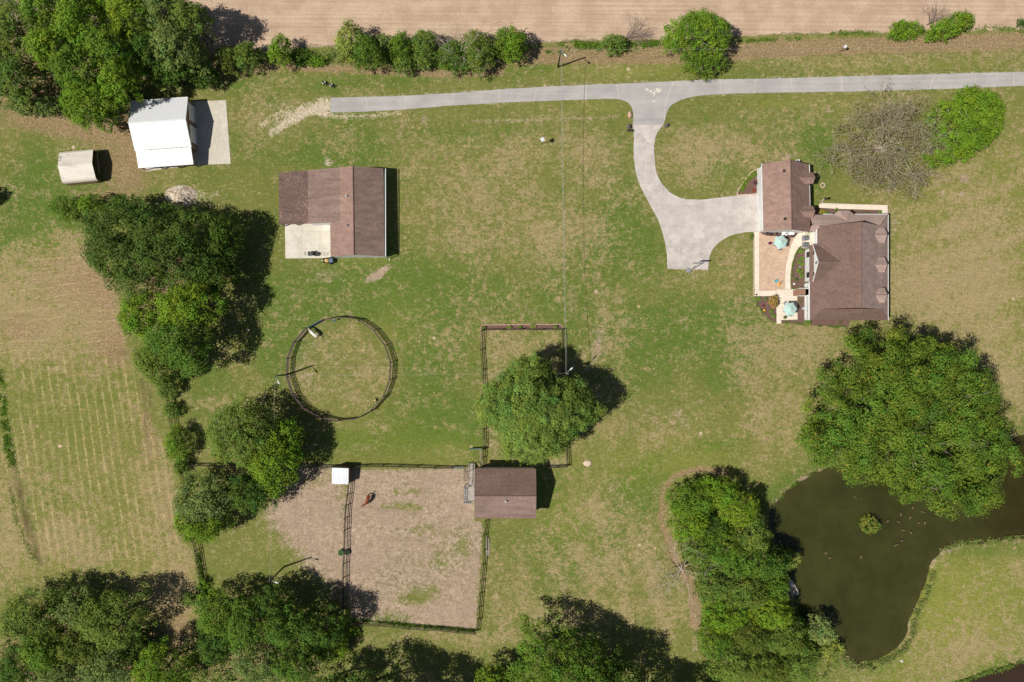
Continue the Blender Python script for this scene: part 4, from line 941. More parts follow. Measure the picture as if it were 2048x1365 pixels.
cover('fence_weeds', 'strip of grass and weeds along the bottom paddock fence', ([(705,1238),(800,1248),(900,1258),(948,1262)], 4), 2600, .5, 'forest', .2, 'weeds')
cover('fence_weeds', 'weeds along the field fence at the lower left', ([(395,1100),(402,1150),(410,1190)], 5), 1400, .6, 'forest', .22, 'weeds')
cover('undergrowth', 'tangled undergrowth beneath the upper left wood', [(-10,30),(0,210),(60,222),(140,228),(200,250),(270,200),(300,150),(420,130),(410,20),(300,-10),(0,-10)], 16000, 1.6, 'deep', .34, 'undergrowth', soft=8)
cover('undergrowth', 'tangled undergrowth beneath the lower left wood', [(0,1250),(60,1210),(300,1250),(340,1310),(400,1240),(430,1200),(640,1240),(690,1270),(640,1365),(0,1380)], 15000, 1.4, 'deep', .34, 'undergrowth', soft=8)
cover('undergrowth', 'tangled undergrowth beneath the pond thicket', [(1345,1000),(1400,970),(1470,980),(1520,1050),(1555,1130),(1585,1200),(1600,1260),(1680,1310),(1640,1365),(1400,1380),(1400,1200),(1360,1100)], 15000, 1.2, 'forest', .3, 'undergrowth', soft=6)

# ------------------------------------------------------------------ buildings
def gable(name, label, cx, cy, L, Wd, rot, ze, zr, oh, roof_mat, wall_mat, trim, cat, ridge_cap=None, thick=.12, gable_oh=None, open_end=None, roof_mats=None, ze2=None, Wd2=None):
    """rectangular gabled building; the ridge runs along local X. Wd/Wd2 half widths of the roof on -Y/+Y, L half length"""
    goh = oh if gable_oh is None else gable_oh; Wd2 = Wd2 or Wd; ze2 = ze2 if ze2 is not None else ze
    t = thing(name, label, cat, (cx, cy, 0), rot)
    for s_, wd, z in ((-1, Wd, ze), (1, Wd2, ze2)):
        p = [(-L, 0, zr), (L, 0, zr), (L, s_*wd, z), (-L, s_*wd, z)]
        MB().slab(p, thick).build('roof', roof_mat if roof_mats is None else roof_mats[0 if s_ < 0 else 1], t)
    a = L-goh; b1 = Wd-oh; b2 = Wd2-oh
    z1 = ze+(zr-ze)*oh/Wd-thick-.02; z2 = ze2+(zr-ze2)*oh/Wd2-thick-.02; zz = zr-thick-.02
    m = MB(); bt = [(-a, -b1, -.1), (a, -b1, -.1), (a, 0, -.1), (a, b2, -.1), (-a, b2, -.1), (-a, 0, -.1)]
    tp = [(-a, -b1, z1), (a, -b1, z1), (a, 0, zz), (a, b2, z2), (-a, b2, z2), (-a, 0, zz)]
    if open_end is None: m.prism(bt, tp, False)
    else:
        th = .12
        m.add([(-a,-b1,-.1),(a,-b1,-.1),(a,-b1,z1),(-a,-b1,z1)], [(0,1,2,3)]); m.add([(-a,b2,-.1),(a,b2,-.1),(a,b2,z2),(-a,b2,z2)], [(3,2,1,0)])
        m.add([(-a,-b1,-.1),(-a,b2,-.1),(-a,b2,z2),(-a,0,zz),(-a,-b1,z1)], [(0,4,3,2,1)])
    m.build('wall', wall_mat, t)
    # fascia and gutters
    for s_, wd, z in ((-1, Wd, ze), (1, Wd2, ze2)):
        MB().box((0, s_*(wd+.05), z-.09), (2*L, .09, .13)).build('gutter', trim, t)
    for x in (-L-.012, L+.012):
        for s_, wd, z in ((-1, Wd, ze), (1, Wd2, ze2)):
            MB().beam((x, s_*.02, zr-.1), (x, s_*wd, z-.1), .03, .2).build('rake_board', trim, t)
    if ridge_cap is not None:
        c = MB(); c.tube([(-L-.01, 0, zr-.01), (L+.01, 0, zr-.01)], .09, 6); c.build('ridge_cap', ridge_cap, t)
    return t
def roof_vent(parent, x, y, z, r=.16, mat='galv', name='vent_pipe'):
    m = MB(); m.lathe((x, y, z), [(r*.7, -.2), (r*.7, .22), (r*1.25, .24), (r*1.3, .34), (r*.5, .46), (.01, .48)], 12); return m.build(name, M[mat], parent, True)

def to_local(t, p):
    v = Vector(p)-Vector(t.location); a = -t.rotation_euler.z
    return Vector((v.x*math.cos(a)-v.y*math.sin(a), v.x*math.sin(a)+v.y*math.cos(a), v.z))

# --- white metal barn with a lean-to
bx, by, _ = W(315, 243, 4.3); rot = math.radians(4.0)
t = gable('metal_barn', 'white metal-roofed barn with two roll-up doors facing a concrete apron', 0, 0, 4.85, 4.25, rot, 3.0, 4.4, .12, M['roof_white'], M['barn_wall'], M['white'], 'barn', thick=.06, gable_oh=.25, Wd2=4.2)
t.location = (bx-.05, by, 0)
MB().tube([(-4.9, 0, 4.42), (4.9, 0, 4.42)], .1, 6).build('ridge_cap', M['white'], t)
lt = MB(); lt.slab([(-4.75, -4.05, 2.93), (4.75, -4.05, 2.93), (4.75, -7.15, 2.35), (-4.75, -7.15, 2.35)], .05); lt.build('lean_to_roof', M['roof_white'], t)
for x in (-4.5, -1.5, 1.5, 4.5): MB().box((x, -6.95, 1.1), (.14, .14, 2.3)).build('post', M['fence_grey'], t)
MB().beam((-4.7, -7.0, 2.25), (4.7, -7.0, 2.25), .08, .16).build('header_beam', M['trim_brown'], t)
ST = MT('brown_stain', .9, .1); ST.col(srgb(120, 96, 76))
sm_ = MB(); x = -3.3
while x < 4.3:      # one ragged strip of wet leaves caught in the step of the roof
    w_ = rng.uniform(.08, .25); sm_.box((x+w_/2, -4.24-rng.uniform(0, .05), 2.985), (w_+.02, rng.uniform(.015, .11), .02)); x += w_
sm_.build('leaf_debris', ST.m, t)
for yc in (2.05, -1.75):
    d = MB(); d.box((4.63, yc, 1.32), (.06, 3.0, 2.6)); d = d.build('garage_door', M['siding'], t)
    MB().box((4.68, yc-1.3, .5), (.04, .25, .06)).build('handle', M['black'], d)
for yc in (2.05, -1.75):
    fr = MB(); fr.box((4.62, yc, 2.72), (.09, 3.35, .16)); fr.box((4.62, yc-1.6, 1.3), (.09, .14, 2.7)); fr.box((4.62, yc+1.6, 1.3), (.09, .14, 2.7)); fr.build('door_trim', M['trim_brown'], t)

# --- small open shed
sx, sy, _ = W(153, 331, 2.4)
t = thing('open_shed', 'chalky white metal carport shed, open at its right end and dark inside', 'shed', (sx, sy, 0), math.radians(5.5))
prof = [(-2.75, 1.55), (-2.62, 1.95), (-2.35, 2.2), (0, 2.85), (2.35, 2.2), (2.62, 1.95), (2.75, 1.55)]
m = MB()
for (y0, z0), (y1, z1) in zip(prof[:-1], prof[1:]):
    m.slab([(-2.95, y0, z0), (2.95, y0, z0), (2.95, y1, z1), (-2.95, y1, z1)], .05)
m.build('roof', M['roof_shed'], t)
MB().beam((-2.9, -2.72, .8), (2.4, -2.72, .8), .05, 1.6).add([], []).build('wall', M['barn_wall'], t)
MB().beam((-2.9, 2.72, .8), (2.4, 2.72, .8), .05, 1.6).build('wall', M['barn_wall'], t)
w3 = MB(); w3.prism([(-2.9, -2.68, 0), (-2.84, -2.68, 0), (-2.84, 2.68, 0), (-2.9, 2.68, 0)], [(-2.9, -2.68, 1.9), (-2.84, -2.68, 1.9), (-2.84, 2.68, 1.9), (-2.9, 2.68, 1.9)]); w3.build('wall', M['barn_wall'], t)
for y in (-2.6, 2.6): MB().box((2.7, y, .85), (.08, .08, 1.7)).build('post', M['galv'], t)
MB().tube([(2.6, -1.2, .4), (2.6, 2.4, .5)], .05, 6).build('bar', M['galv'], t)
s0 = MB(); s0.box((-2.6, 1.6, 2.44), (.3, .12, .02)); s0.box((-2.75, 1.0, 2.6), (.34, .1, .02)); s0.box((-2.6, 1.25, 2.53), (.3, .06, .02)); s0.box((-1.4, 1.95, 2.36), (.2, .1, .02)); s0.build('rust_spots', ST.m, t)

# --- brown barn with stepped side roofs
t = thing('brown_barn', 'brown shingled barn with a stepped side roof and concrete slab in its corner', 'barn', (0, 0, 0))
def R4(mats, name, pts, mat, th=.12): return MB().slab([W(*p) for p in pts], th).build(name, mat, mats)
ym = [(705.7,332.5),(708,510)]
R4(t, 'roof', [(705.7,332.6,4.9),(766.6,337,2.9),(769.2,513,2.9),(708,510,4.9)], M['shingle_brown'])
R4(t, 'roof', [(705.7,332.6,4.9),(708,510,4.9),(661.3,513.8,3.35),(660,446,3.35),(680.5,444,4.02),(679.5,335,4.02)], M['shingle_red'])
R4(t, 'side_roof', [(679.7,335.1,4.0),(615.6,341,3.25),(616,447.6,3.25),(680.7,444,4.0)], M['shingle_brown'])
R4(t, 'side_roof', [(615.8,341,3.22),(557.7,346,2.5),(558,450,2.5),(616.2,447.5,3.22)], M['shingle_dark'])
MB().tube([W(705.7,332.4,4.91), W(708,510.2,4.91)], .1, 6).build('ridge_cap', M['ridge_cap'], t)
def wallpoly(parent, pts, mat, name='wall', zb=-.1):
    b = [(p[0], p[1], zb) for p in pts]; return MB().prism(b, pts, False).build(name, mat, parent)
wl_ = lambda px, py, z, dz=.2: (lambda q: (q[0], q[1], z-dz))(W(px, py, z))
wallpoly(t, [wl_(663.5,512,3.4), wl_(708,508.5,4.9), wl_(766.5,511.5,2.98), wl_(764,339.5,2.98), wl_(705.7,335,4.9), wl_(682,337.5,4.05), wl_(682.6,441.5,4.05), wl_(663.5,443.5,3.4)], M['siding'])
wallpoly(t, [wl_(681,339,3.98,.16), wl_(617,343.5,3.25,.16), wl_(617.5,445.5,3.25,.16), wl_(681.5,442,3.98,.16)], M['siding'])
for px, py in ((560,348.5),(560.5,447.5),(587,346),(587.5,446)):
    x, y, z = W(px, py, 2.5); MB().box((x+.1, y, 1.2), (.14, .14, 2.5)).build('post', M['fence_grey'], t)
x0, y0, _ = W(770.3, 337.5, 2.85); x1, y1, _ = W(770.6, 513, 2.85)
MB().beam((x0+.05, y0, 2.8), (x1+.05, y1, 2.8), .12, .12).build('gutter', M['white'], t)
roof_vent(t, *W(693,392,4.75)[:2], 4.42, .17, 'galv'); roof_vent(t, *W(695,451,4.7)[:2], 4.42, .14, 'grey_plastic')
ds = MB(); q = W(771,512,2.8); ds.tube([(q[0], q[1], 2.7), (q[0]+.15, q[1]-.1, 2.4), (q[0]+.15, q[1]-.1, .2), (q[0]+.3, q[1]-.5, .08)], .06, 6); ds.build('downspout', M['white'], t)
# --- two-storey stable
cx, cy, _ = W(1010.7, 992.5, 5.5)
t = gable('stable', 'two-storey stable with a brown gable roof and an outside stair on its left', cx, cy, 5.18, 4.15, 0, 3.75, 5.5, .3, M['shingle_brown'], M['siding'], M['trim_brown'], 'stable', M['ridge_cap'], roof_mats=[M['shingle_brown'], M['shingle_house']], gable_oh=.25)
roof_vent(t, (1012-1010.7)/S, -.95, 5.1, .17, 'galv')
# outside stair and landing
stc = thing('outside_stair', 'weathered wooden staircase climbing to a landing on the stable wall', 'staircase', (Gd(941, 984)[0], Gd(941, 984)[1], 0))
lx0, lx1 = Gd(930.5, 0)[0]-stc.location.x, Gd(950.5, 0)[0]-stc.location.x
ly1 = Gd(0, 969)[1]-stc.location.y+.15; ly0 = Gd(0, 997)[1]-stc.location.y
dk = MB(); n = 19
for k in range(n):
    y = ly0+(ly1-ly0)*(k+.5)/n; dk.box(((lx0+lx1)/2, y, 2.86), (lx1-lx0, (ly1-ly0)/n-.02, .04))
dk.build('landing_deck', M['deck_grey'], stc)
sy1 = Gd(0, 926)[1]-stc.location.y; sxa, sxb = lx0+.75, lx1-.05
for x in (sxa, sxb): MB().beam((x, ly1, 2.72), (x, sy1, .12), .06, .26).build('stringer', M['deck_grey'], stc)
for k in range(13):
    f = (k+.6)/13.4; MB().box(((sxa+sxb)/2, ly1+(sy1-ly1)*f, 2.82-2.72*f), (sxb-sxa-.08, .23, .04)).build('tread', M['deck_grey'], stc)
rl = MB()
for x in (sxa-.02, sxb+.02):
    rl.beam((x, ly1, 3.75), (x, sy1, 1.05), .06, .10)
    for f in (0, .33, .66, 1): rl.box((x, ly1+(sy1-ly1)*f, 3.25-2.7*f), (.08, .08, 1.1))
rl.build('handrail', M['deck_grey'], stc)
r2 = MB()
for z in (3.75, 3.3): r2.beam((lx0+.04, ly0+.04, z), (lx0+.04, ly1, z), .05, .1); r2.beam((lx0+.04, ly0+.04, z), (lx1-.3, ly0+.04, z), .05, .1); r2.beam((lx0+.04, ly1, z), (sxa, ly1, z), .05, .1)
for k in range(7): r2.box((lx0+.04, ly0+.04+(ly1-ly0)*k/6, 3.3), (.06, .06, 1.0))
for k in range(1, 4): r2.box((lx0+(lx1-.3-lx0)*k/4, ly0+.04, 3.3), (.06, .06, 1.0))
r2.build('railing', M['gate_blue'], stc)
for x, y in ((lx0+.08, ly0+.08), (lx0+.08, ly1-.08), (lx1-.4, ly0+.08)): MB().box((x, y, 1.4), (.14, .14, 2.9)).build('post', M['fence_grey'], stc)

# --- loafing shed with white sheet roof
x, y, _ = W(680.5, 952.5, 2.3)
t = thing('run_in_shed', 'small white sheet-metal run-in shed on the fence between the paddocks', 'shed', (x, y, 0), math.radians(-2))
MB().slab([(-1.42, -1.42, 2.2), (1.42, -1.42, 2.2), (1.42, 1.42, 2.55), (-1.42, 1.42, 2.55)], .05).build('roof', M['roof_small'], t)
w = MB(); w.box((1.3, 0, 1.15), (.05, 2.6, 2.2)); w.build('wall', M['barn_wall'], t)
w = MB(); w.box((0, 1.3, 1.2), (2.6, .05, 2.3)); w.build('wall', M['barn_wall'], t)
for px_, py_ in ((-1.3, -1.3), (1.3, -1.3), (-1.3, 1.3)): MB().box((px_, py_, 1.08), (.12, .12, 2.15)).build('post', M['fence_grey'], t)

# --- the house
h = thing('house', 'brown-roofed white house with three dormers, porch and white gable facing the patio', 'house', (0, 0, 0))
G3 = Gd
def rf(name, pts, mat, th=.14): return MB().slab([Gd(*p) for p in pts], th).build(name, mat, h)
D, Lt = M['shingle_house'], M['shingle_sun_lifted']
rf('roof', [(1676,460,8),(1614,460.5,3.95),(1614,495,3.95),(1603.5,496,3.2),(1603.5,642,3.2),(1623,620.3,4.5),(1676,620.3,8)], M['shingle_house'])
rf('roof', [(1676,460,8),(1676,620.3,8),(1735,620.3,4.42),(1757,642,3),(1757,436,3),(1733,460,4.45)], M['shingle_sun_lifted'])
rf('porch_roof', [(1604,436,3),(1757,436,3),(1733,460,4.45),(1604,460,4.45)], M['shingle_sun_lifted'])
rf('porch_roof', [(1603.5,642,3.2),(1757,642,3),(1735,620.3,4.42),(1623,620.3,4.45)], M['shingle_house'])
rf('breezeway_roof', [(1601,460,4.45),(1616,460,4.45),(1622,470,3.7),(1601,470,3.7)], M['shingle_sun_lifted'])
# gable walls closing the ends of the upper roof
for yy in (462.5, 617.5):
    g_ = MB(); g_.prism([Gd(1622,yy-.6,4.0),Gd(1730,yy-.6,4.0),Gd(1730,yy+.6,4.0),Gd(1622,yy+.6,4.0)], [Gd(1622,yy-.6,4.25),Gd(1730,yy-.6,4.35),Gd(1730,yy+.6,4.35),Gd(1622,yy+.6,4.25)], False)
    g_.add([Gd(1618,yy,3.9), Gd(1676,yy,7.8), Gd(1732,yy,4.3)], [(0,1,2),(2,1,0)][:1]); g_.build('gable_wall', M['siding'], h)
wallpoly(h, [Gd(1625,463,3.9),Gd(1751,463,3.0),Gd(1751,617,3.0),Gd(1625,617,3.9)], M['siding'])
# porch on the garden side
fl = MB(); fl.prism([Gd(1608.5,568,0),Gd(1626,568,0),Gd(1626,641,0),Gd(1608.5,641,0)], [Gd(1608.5,568,.55),Gd(1626,568,.55),Gd(1626,641,.55),Gd(1608.5,641,.55)]); fl.build('porch_floor', M['white'], h)
pr = MB()
def rail_run(m, a, b, z0=.62, z1=1.5, stp=.16):
    a = Vector(a); b = Vector(b); L = (b-a).length; n = int(L/stp)
    m.beam((a.x, a.y, z1), (b.x, b.y, z1), .09, .07); m.beam((a.x, a.y, z0), (b.x, b.y, z0), .06, .06)
    for k in range(n+1):
        p = a.lerp(b, k/n); m.box((p.x, p.y, (z0+z1)/2), (.05, .05, z1-z0))
rail_run(pr, Gd(1609.5,568), Gd(1609.5,577.5)); rail_run(pr, Gd(1609.5,592), Gd(1609.5,640.5)); rail_run(pr, Gd(1609.5,640.5), Gd(1626,640.5))
pr.build('porch_railing', M['white'], h)
for y_ in (569, 578, 592, 608, 624, 640): q = Gd(1609.5, y_); MB().box((q[0], q[1], 1.6), (.14, .14, 3.1)).build('porch_post', M['white'], h)
# pale landing north of the cross gable
np_ = MB(); np_.prism([Gd(1609,466,0),Gd(1625,466,0),Gd(1625,492,0),Gd(1609,492,0)], [Gd(1609,466,.45),Gd(1625,466,.45),Gd(1625,492,.45),Gd(1609,492,.45)]); np_.build('back_step', M['conc_walk'], h)
# cross gable
rf('gable_roof', [(1606,532,6.15),(1651,532,6.15),(1620,497.5,4.12),(1606,497.5,4.12)], M['shingle_house'])
rf('gable_roof', [(1606,532,6.15),(1651,532,6.15),(1620,567,4.12),(1606,567,4.12)], M['shingle_house'])
wallpoly(h, [Gd(1609.6,500.5,4.05),Gd(1609.6,532,5.95),Gd(1609.6,564,4.05),Gd(1628,564,4.05),Gd(1628,532,5.5),Gd(1628,500.5,4.05)], M['siding'])
for yy in (497, 567.5): MB().beam(Gd(1605.6,532,6.06), Gd(1605.6,yy,4.0), .04, .2).build('rake_board', M['white'], h)
for yy, z, w_, hh in ((512,1.6,.95,1.4),(552,1.6,.95,1.4),(512,3.55,.8,.9),(552,3.55,.8,.9)):
    q = Gd(1609.3, yy); f = MB(); f.box((q[0]-.02, q[1], z), (.06, w_+.2, hh+.2)); f = f.build('window', M['white'], h)
    MB().box((q[0]-.055, q[1], z), (.02, w_, hh)).build('pane', M['glass'], f)
q = Gd(1609.3, 532); gv = MB()
gv.box((q[0]-.04, q[1], 4.75), (.05, .45, .8)); gv.build('gable_vent', M['grey_plastic'], h)
# gutters
for a_, b_, w_ in ((Gd(1757.8,436,2.95), Gd(1757.8,642,2.95), .1), (Gd(1631,435,2.95), Gd(1650,435,2.95), .1), (Gd(1693,435,2.95), Gd(1757,435,2.95), .1), (Gd(1602.8,567,3.15), Gd(1602.8,642,3.15), .12), (Gd(1613.2,461,3.92), Gd(1613.2,494,3.92), .14)):
    MB().beam(a_, b_, w_, w_).build('gutter', M['white'], h)
MB().tube([Gd(1676,459.5,8.0), Gd(1676,621,8.0)], .1, 6).build('ridge_cap', M['ridge_cap'], h)
for a_, b_ in ((Gd(1757,436,3.0), Gd(1733,460,4.46)), (Gd(1757,642,3.0), Gd(1735,620.3,4.43)), (Gd(1603.5,642,3.2), Gd(1623,620.3,4.5))): MB().tube([a_, b_], .06, 5).build('hip_cap', M['ridge_cap'], h)
# front entry bay
by_ = MB()
a_, b_, c_, d_, e_ = Gd(1651,437,3.03), Gd(1661.5,427.5,3.03), Gd(1682.5,427.5,3.03), Gd(1694,437,3.03), Gd(1672,447.5,4.1)
rf('entry_roof', [(1650,437,3.02),(1661,428,3.02),(1672,449,4.05)], M['shingle_sun_lifted']); rf('entry_roof', [(1661,428,3.02),(1682,428,3.02),(1672,449,4.05)], M['shingle_sun_lifted']); rf('entry_roof', [(1682,428,3.02),(1693,437,3.02),(1672,449,4.05)], M['shingle_sun_lifted'])
wallpoly(h, [Gd(1653,437,2.88),Gd(1662,430,2.88),Gd(1681,430,2.88),Gd(1690,437,2.88)], M['siding'])
for px_ in (1610, 1634, 1700, 1727, 1754): q = Gd(px_, 438); MB().box((q[0], q[1], 1.4), (.16, .16, 2.9)).build('porch_post', M['white'], h)
for py_ in (480, 520, 560, 600, 640): q = Gd(1755, py_); MB().box((q[0], q[1], 1.4), (.16, .16, 2.9)).build('porch_post', M['white'], h)
# three dormers
for yy in (479, 536, 594.5):
    hw = 12.5; xf = 1738; zr_, ze_ = 5.55, 4.72
    f = MB(); f.slab([Gd(xf+2,yy,zr_), Gd(1712,yy,zr_), Gd(1724,yy-hw-2,ze_), Gd(xf+2,yy-hw-2,ze_)], .1); d1 = f.build('dormer', M['shingle_sun_lifted'], h)
    f = MB(); f.slab([Gd(xf+2,yy,zr_), Gd(1712,yy,zr_), Gd(1724,yy+hw+2,ze_), Gd(xf+2,yy+hw+2,ze_)], .1); f.build('dormer_slope', M['shingle_sun_lifted'], d1)
    wb = MB(); bt = [Gd(xf,yy-hw,3.2),Gd(xf,yy,3.2),Gd(xf,yy+hw,3.2),Gd(1722,yy+hw,3.2),Gd(1722,yy-hw,3.2)]; tp = [Gd(xf,yy-hw,ze_),Gd(xf,yy,zr_-.12),Gd(xf,yy+hw,ze_),Gd(1722,yy+hw,ze_),Gd(1722,yy-hw,ze_)]
    wb.prism(bt, tp, False); wb.build('dormer_wall', M['siding'], d1)
    q = Gd(xf+.4, yy); MB().box((q[0], q[1], 4.35), (.04, .8, .75)).build('dormer_window', M['glass'], d1)
    MB().tube([Gd(xf+2,yy,zr_+.01), Gd(1714,yy,zr_+.01)], .06, 5).build('dormer_ridge', M['ridge_cap'], d1)
for px_, py_, z_, mat, s_ in ((1709,466.5,6.9,'iron',.42),(1710,490,6.9,'iron',.42),(1711.5,571,6.85,'iron',.42),(1712,593,6.8,'iron',.42)):
    q = W(px_, py_, z_+.05); v_ = MB(); v_.box((q[0], q[1], z_+.03), (s_, s_*.95, .16)); v_ = v_.build('roof_vent', M['iron'], h)
for px_, py_, z_ in ((1688,466.5,6.1),(1702,556,6.7),(1690.5,608.5,6.2)):
    q = W(px_, py_, z_+.1); roof_vent(h, q[0], q[1], z_-.05, .10)
q = W(1631, 490.5, 4.2); MB().tube([(q[0], q[1], 3.9), (q[0], q[1], 5.2), (q[0]+.25, q[1], 5.3)], .05, 6).build('flue_pipe', M['grey_plastic'], h)

# --- garage wing
gw = thing('garage', 'white garage with a brown roof and two small gables, at the end of the driveway', 'garage', (0, 0, 0))
def rg(name, pts, mat, th=.14): return MB().slab([Gd(*p) for p in pts], th).build(name, mat, gw)
rg('roof', [(1554.5,336.5,5.7),(1511.5,336.5,3.0),(1514.3,468,3.0),(1557,469.5,5.7)], M['shingle_red'])
rg('roof', [(1554.5,336.5,5.7),(1603,338,3.0),(1606,470,3.0),(1557,469.5,5.7)], M['shingle_red'])
MB().tube([Gd(1554.5,336,5.71), Gd(1557,470,5.71)], .12, 6).build('ridge_cap', M['ridge_cap'], gw)
wallpoly(gw, [Gd(1513.6,340,2.95),Gd(1554.5,340,5.5),Gd(1600,341,2.95),Gd(1603,466.5,2.95),Gd(1557,466,5.5),Gd(1516.5,465,2.95)], M['siding'])
for yc, L_ in ((372,3.0),(404,3.0),(440,2.4)):
    q = Gd(1513.4+(yc-340)*.022, yc); d_ = MB(); d_.box((q[0]-.03, q[1], 1.2), (.06, L_ if L_ > 2.5 else 1.0, 2.35 if L_ > 2.5 else 2.1)); d_ = d_.build('garage_door' if L_ > 2.5 else 'side_door', M['white'], gw)
    if L_ > 2.5:
        for k in range(1, 4): MB().box((q[0]-.07, q[1], k*.58), (.02, L_-.1, .03)).build('panel_joint', M['grey_plastic'], d_)
for yy in (367, 432):
    xf = 1607.5; hw = 9.5; zr_, ze_ = 4.55, 3.75
    f = MB(); f.slab([Gd(xf,yy,zr_), Gd(1574,yy,zr_), Gd(1588,yy-hw-1.5,ze_), Gd(xf,yy-hw-1.5,ze_)], .1); d1 = f.build('small_gable', M['shingle_red'], gw)
    f = MB(); f.slab([Gd(xf,yy,zr_), Gd(1574,yy,zr_), Gd(1588,yy+hw+1.5,ze_), Gd(xf,yy+hw+1.5,ze_)], .1); f.build('gable_slope', M['shingle_red'], d1)
    wb = MB(); wb.prism([Gd(1605.5,yy-hw,0),Gd(1605.5,yy,0),Gd(1605.5,yy+hw,0),Gd(1586,yy+hw,0),Gd(1586,yy-hw,0)], [Gd(1605.5,yy-hw,ze_),Gd(1605.5,yy,zr_-.12),Gd(1605.5,yy+hw,ze_),Gd(1586,yy+hw,ze_),Gd(1586,yy-hw,ze_)], False); wb.build('gable_face', M['siding'], d1)
    MB().tube([Gd(xf,yy,zr_+.01), Gd(1576,yy,zr_+.01)], .07, 5).build('gable_ridge', M['ridge_cap'], d1)
for a_, b_ in ((Gd(1604,338,2.93), Gd(1604.6,355,2.93)), (Gd(1604.4,379,2.93), Gd(1605.3,420,2.93)), (Gd(1510.8,336.5,2.93), Gd(1513.6,468,2.93))):
    MB().beam(a_, b_, .1, .1).build('gutter', M['white'], gw)
for px_, py_ in ((1568.3,342),(1570.3,438)):
    q = W(px_, py_, 5.2); MB().box((q[0], q[1], 5.22), (.42, .42, .16)).build('roof_vent', M['iron'], gw)

# ------------------------------------------------------------------ fences
def fence(name, label, pts, h=1.3, rails=3, spacing=2.5, mat='fence_dark', group=None, closed=False, skip=(), zs=None, cat='fence', wobble=.05, rw=.14, rt=.05):
    P = [Vector(Gd(*p)) for p in pts]
    if closed: P = P+[P[0]]
    o = P[0].copy(); t = thing(name, label, cat, tuple(o), 0, group)
    posts = []
    for i, (a, b) in enumerate(zip(P[:-1], P[1:])):
        n = max(1, round((b-a).length/spacing)); 
        for k in range(n): posts.append(a.lerp(b, k/n)-o)
    if not closed: posts.append(P[-1]-o)
    posts = [p+Vector((rng.normal(0, wobble), rng.normal(0, wobble), 0)) for p in posts]
    pm0 = None
    for p in posts:
        if pm0 is None:
            pm0 = MB().tube([(0, 0, -.1), (0, 0, h+.08)], .075, 7).build('post', M[mat], t, False); pm0.location = p
        else:
            c = pm0.copy(); scene.collection.objects.link(c); c.location = p; c.rotation_euler = (rng.normal(0, .02), rng.normal(0, .02), 0)
    seq = posts+[posts[0]] if closed else posts
    for z in (zs or [h*(.3+.68*k/(rails-1)) for k in range(rails)]):
        m = MB()
        for i, (a, b) in enumerate(zip(seq[:-1], seq[1:])):
            if i in skip: continue
            m.beam(a+Vector((0, 0, z+rng.normal(0, .02))), b+Vector((0, 0, z+rng.normal(0, .02))), rt, rw)
        m.build('rail', M[mat], t)
    return t
def gate(label, a, b, h=1.2, mat='gate', bars=5):
    A = Vector(Gd(*a)); B = Vector(Gd(*b)); t = thing('farm_gate', label, 'gate', tuple(A)); v = B-A; m = MB()
    m.tube([(0, 0, .2), tuple(v+Vector((0, 0, .2))), tuple(v+Vector((0, 0, h))), (0, 0, h), (0, 0, .2)], .03, 6, False); m.build('frame', M[mat], t)
    for k in range(1, bars):
        z = .2+(h-.2)*k/bars; MB().tube([(0, 0, z), (v.x, v.y, z)], .02, 5).build('bar', M[mat], t)
    MB().beam((0, 0, .25), (v.x, v.y, h-.05), .03, .05).build('brace', M[mat], t); return t
ring = [(680+103.5*math.cos(a), 738.5-103.5*math.sin(a)) for a in np.linspace(math.radians(128), math.radians(128-360), 19)[:-1]]
t = fence('round_pen', 'circular wooden rail pen holding the white horse', ring, h=1.6, rails=4, spacing=9, mat='fence_grey', closed=True, skip=(0,), cat='pen', rw=.13, rt=.06)
gate('blue-grey metal gate in the upper left of the round pen', (616.3,657), (647.5,640.3), 1.45, 'gate_blue', 6)
FG = 'rail fences round the paddocks'
fence('paddock_fence', 'dark rail fence along the top of the two paddocks', [(372,929),(480,931),(600,932.5),(700,932),(800,931.5),(905,934)], 1.35, 3, 2.7, 'fence_dark', FG)
gate('pale green farm gate lying along the top paddock fence near the stair', (905,934), (928,934.5), 1.25)
gate('pale green farm gate beside the outside stair, facing the wide paddock', (928.5,935), (928.5,964), 1.25)
fence('paddock_fence', 'dark rail fence dividing the two paddocks, with troughs on it', [(699,966),(695,1010),(691,1060),(690,1100),(688,1180),(690,1243)], 1.35, 3, 2.5, 'fence_dark', FG)
fence('paddock_fence', 'dark rail fence running down from the stable along the wide paddock', [(970,1040),(966,1100),(962,1160),(957,1215),(951.5,1262)], 1.35, 3, 2.4, 'fence_dark', FG)
fence('paddock_fence', 'dark rail fence closing the bottom of the wide paddock', [(690,1243),(760,1247),(850,1254),(951,1263)], 1.35, 3, 2.6, 'fence_dark', FG)
fence('paddock_fence', 'old rail fence along the hay field, half buried in shrubs', [(336,770),(345,830),(356,890),(366,945),(385,1040),(396,1100),(412,1195)], 1.35, 3, 2.7, 'fence_dark', FG)
fence('yard_fence', 'dark rail fence on the left side of the stable yard', [(963.5,661),(964,740),(965,820),(967,898)], 1.3, 3, 3.0, 'fence_dark', 'fences of the stable yard')
fence('yard_fence', 'dark rail fence between the yard gate and the stable', [(964.5,897),(965,934)], 1.3, 3, 1.7, 'fence_dark', 'fences of the stable yard')
fence('yard_fence', 'dark rail fence on the right side of the stable yard under the power line', [(1124,660),(1126,740),(1130,830),(1133,932)], 1.3, 3, 3.0, 'fence_dark', 'fences of the stable yard')
fence('yard_fence', 'short rail fence closing the yard right of the stable', [(1133,932),(1095,934)], 1.3, 3, 1.7, 'fence_dark', 'fences of the stable yard')
fence('yard_fence', 'low fence behind the planting bed at the top of the stable yard', [(964,660.5),(1124,659.5)], 1.1, 2, 3.5, 'fence_dark', 'fences of the stable yard')
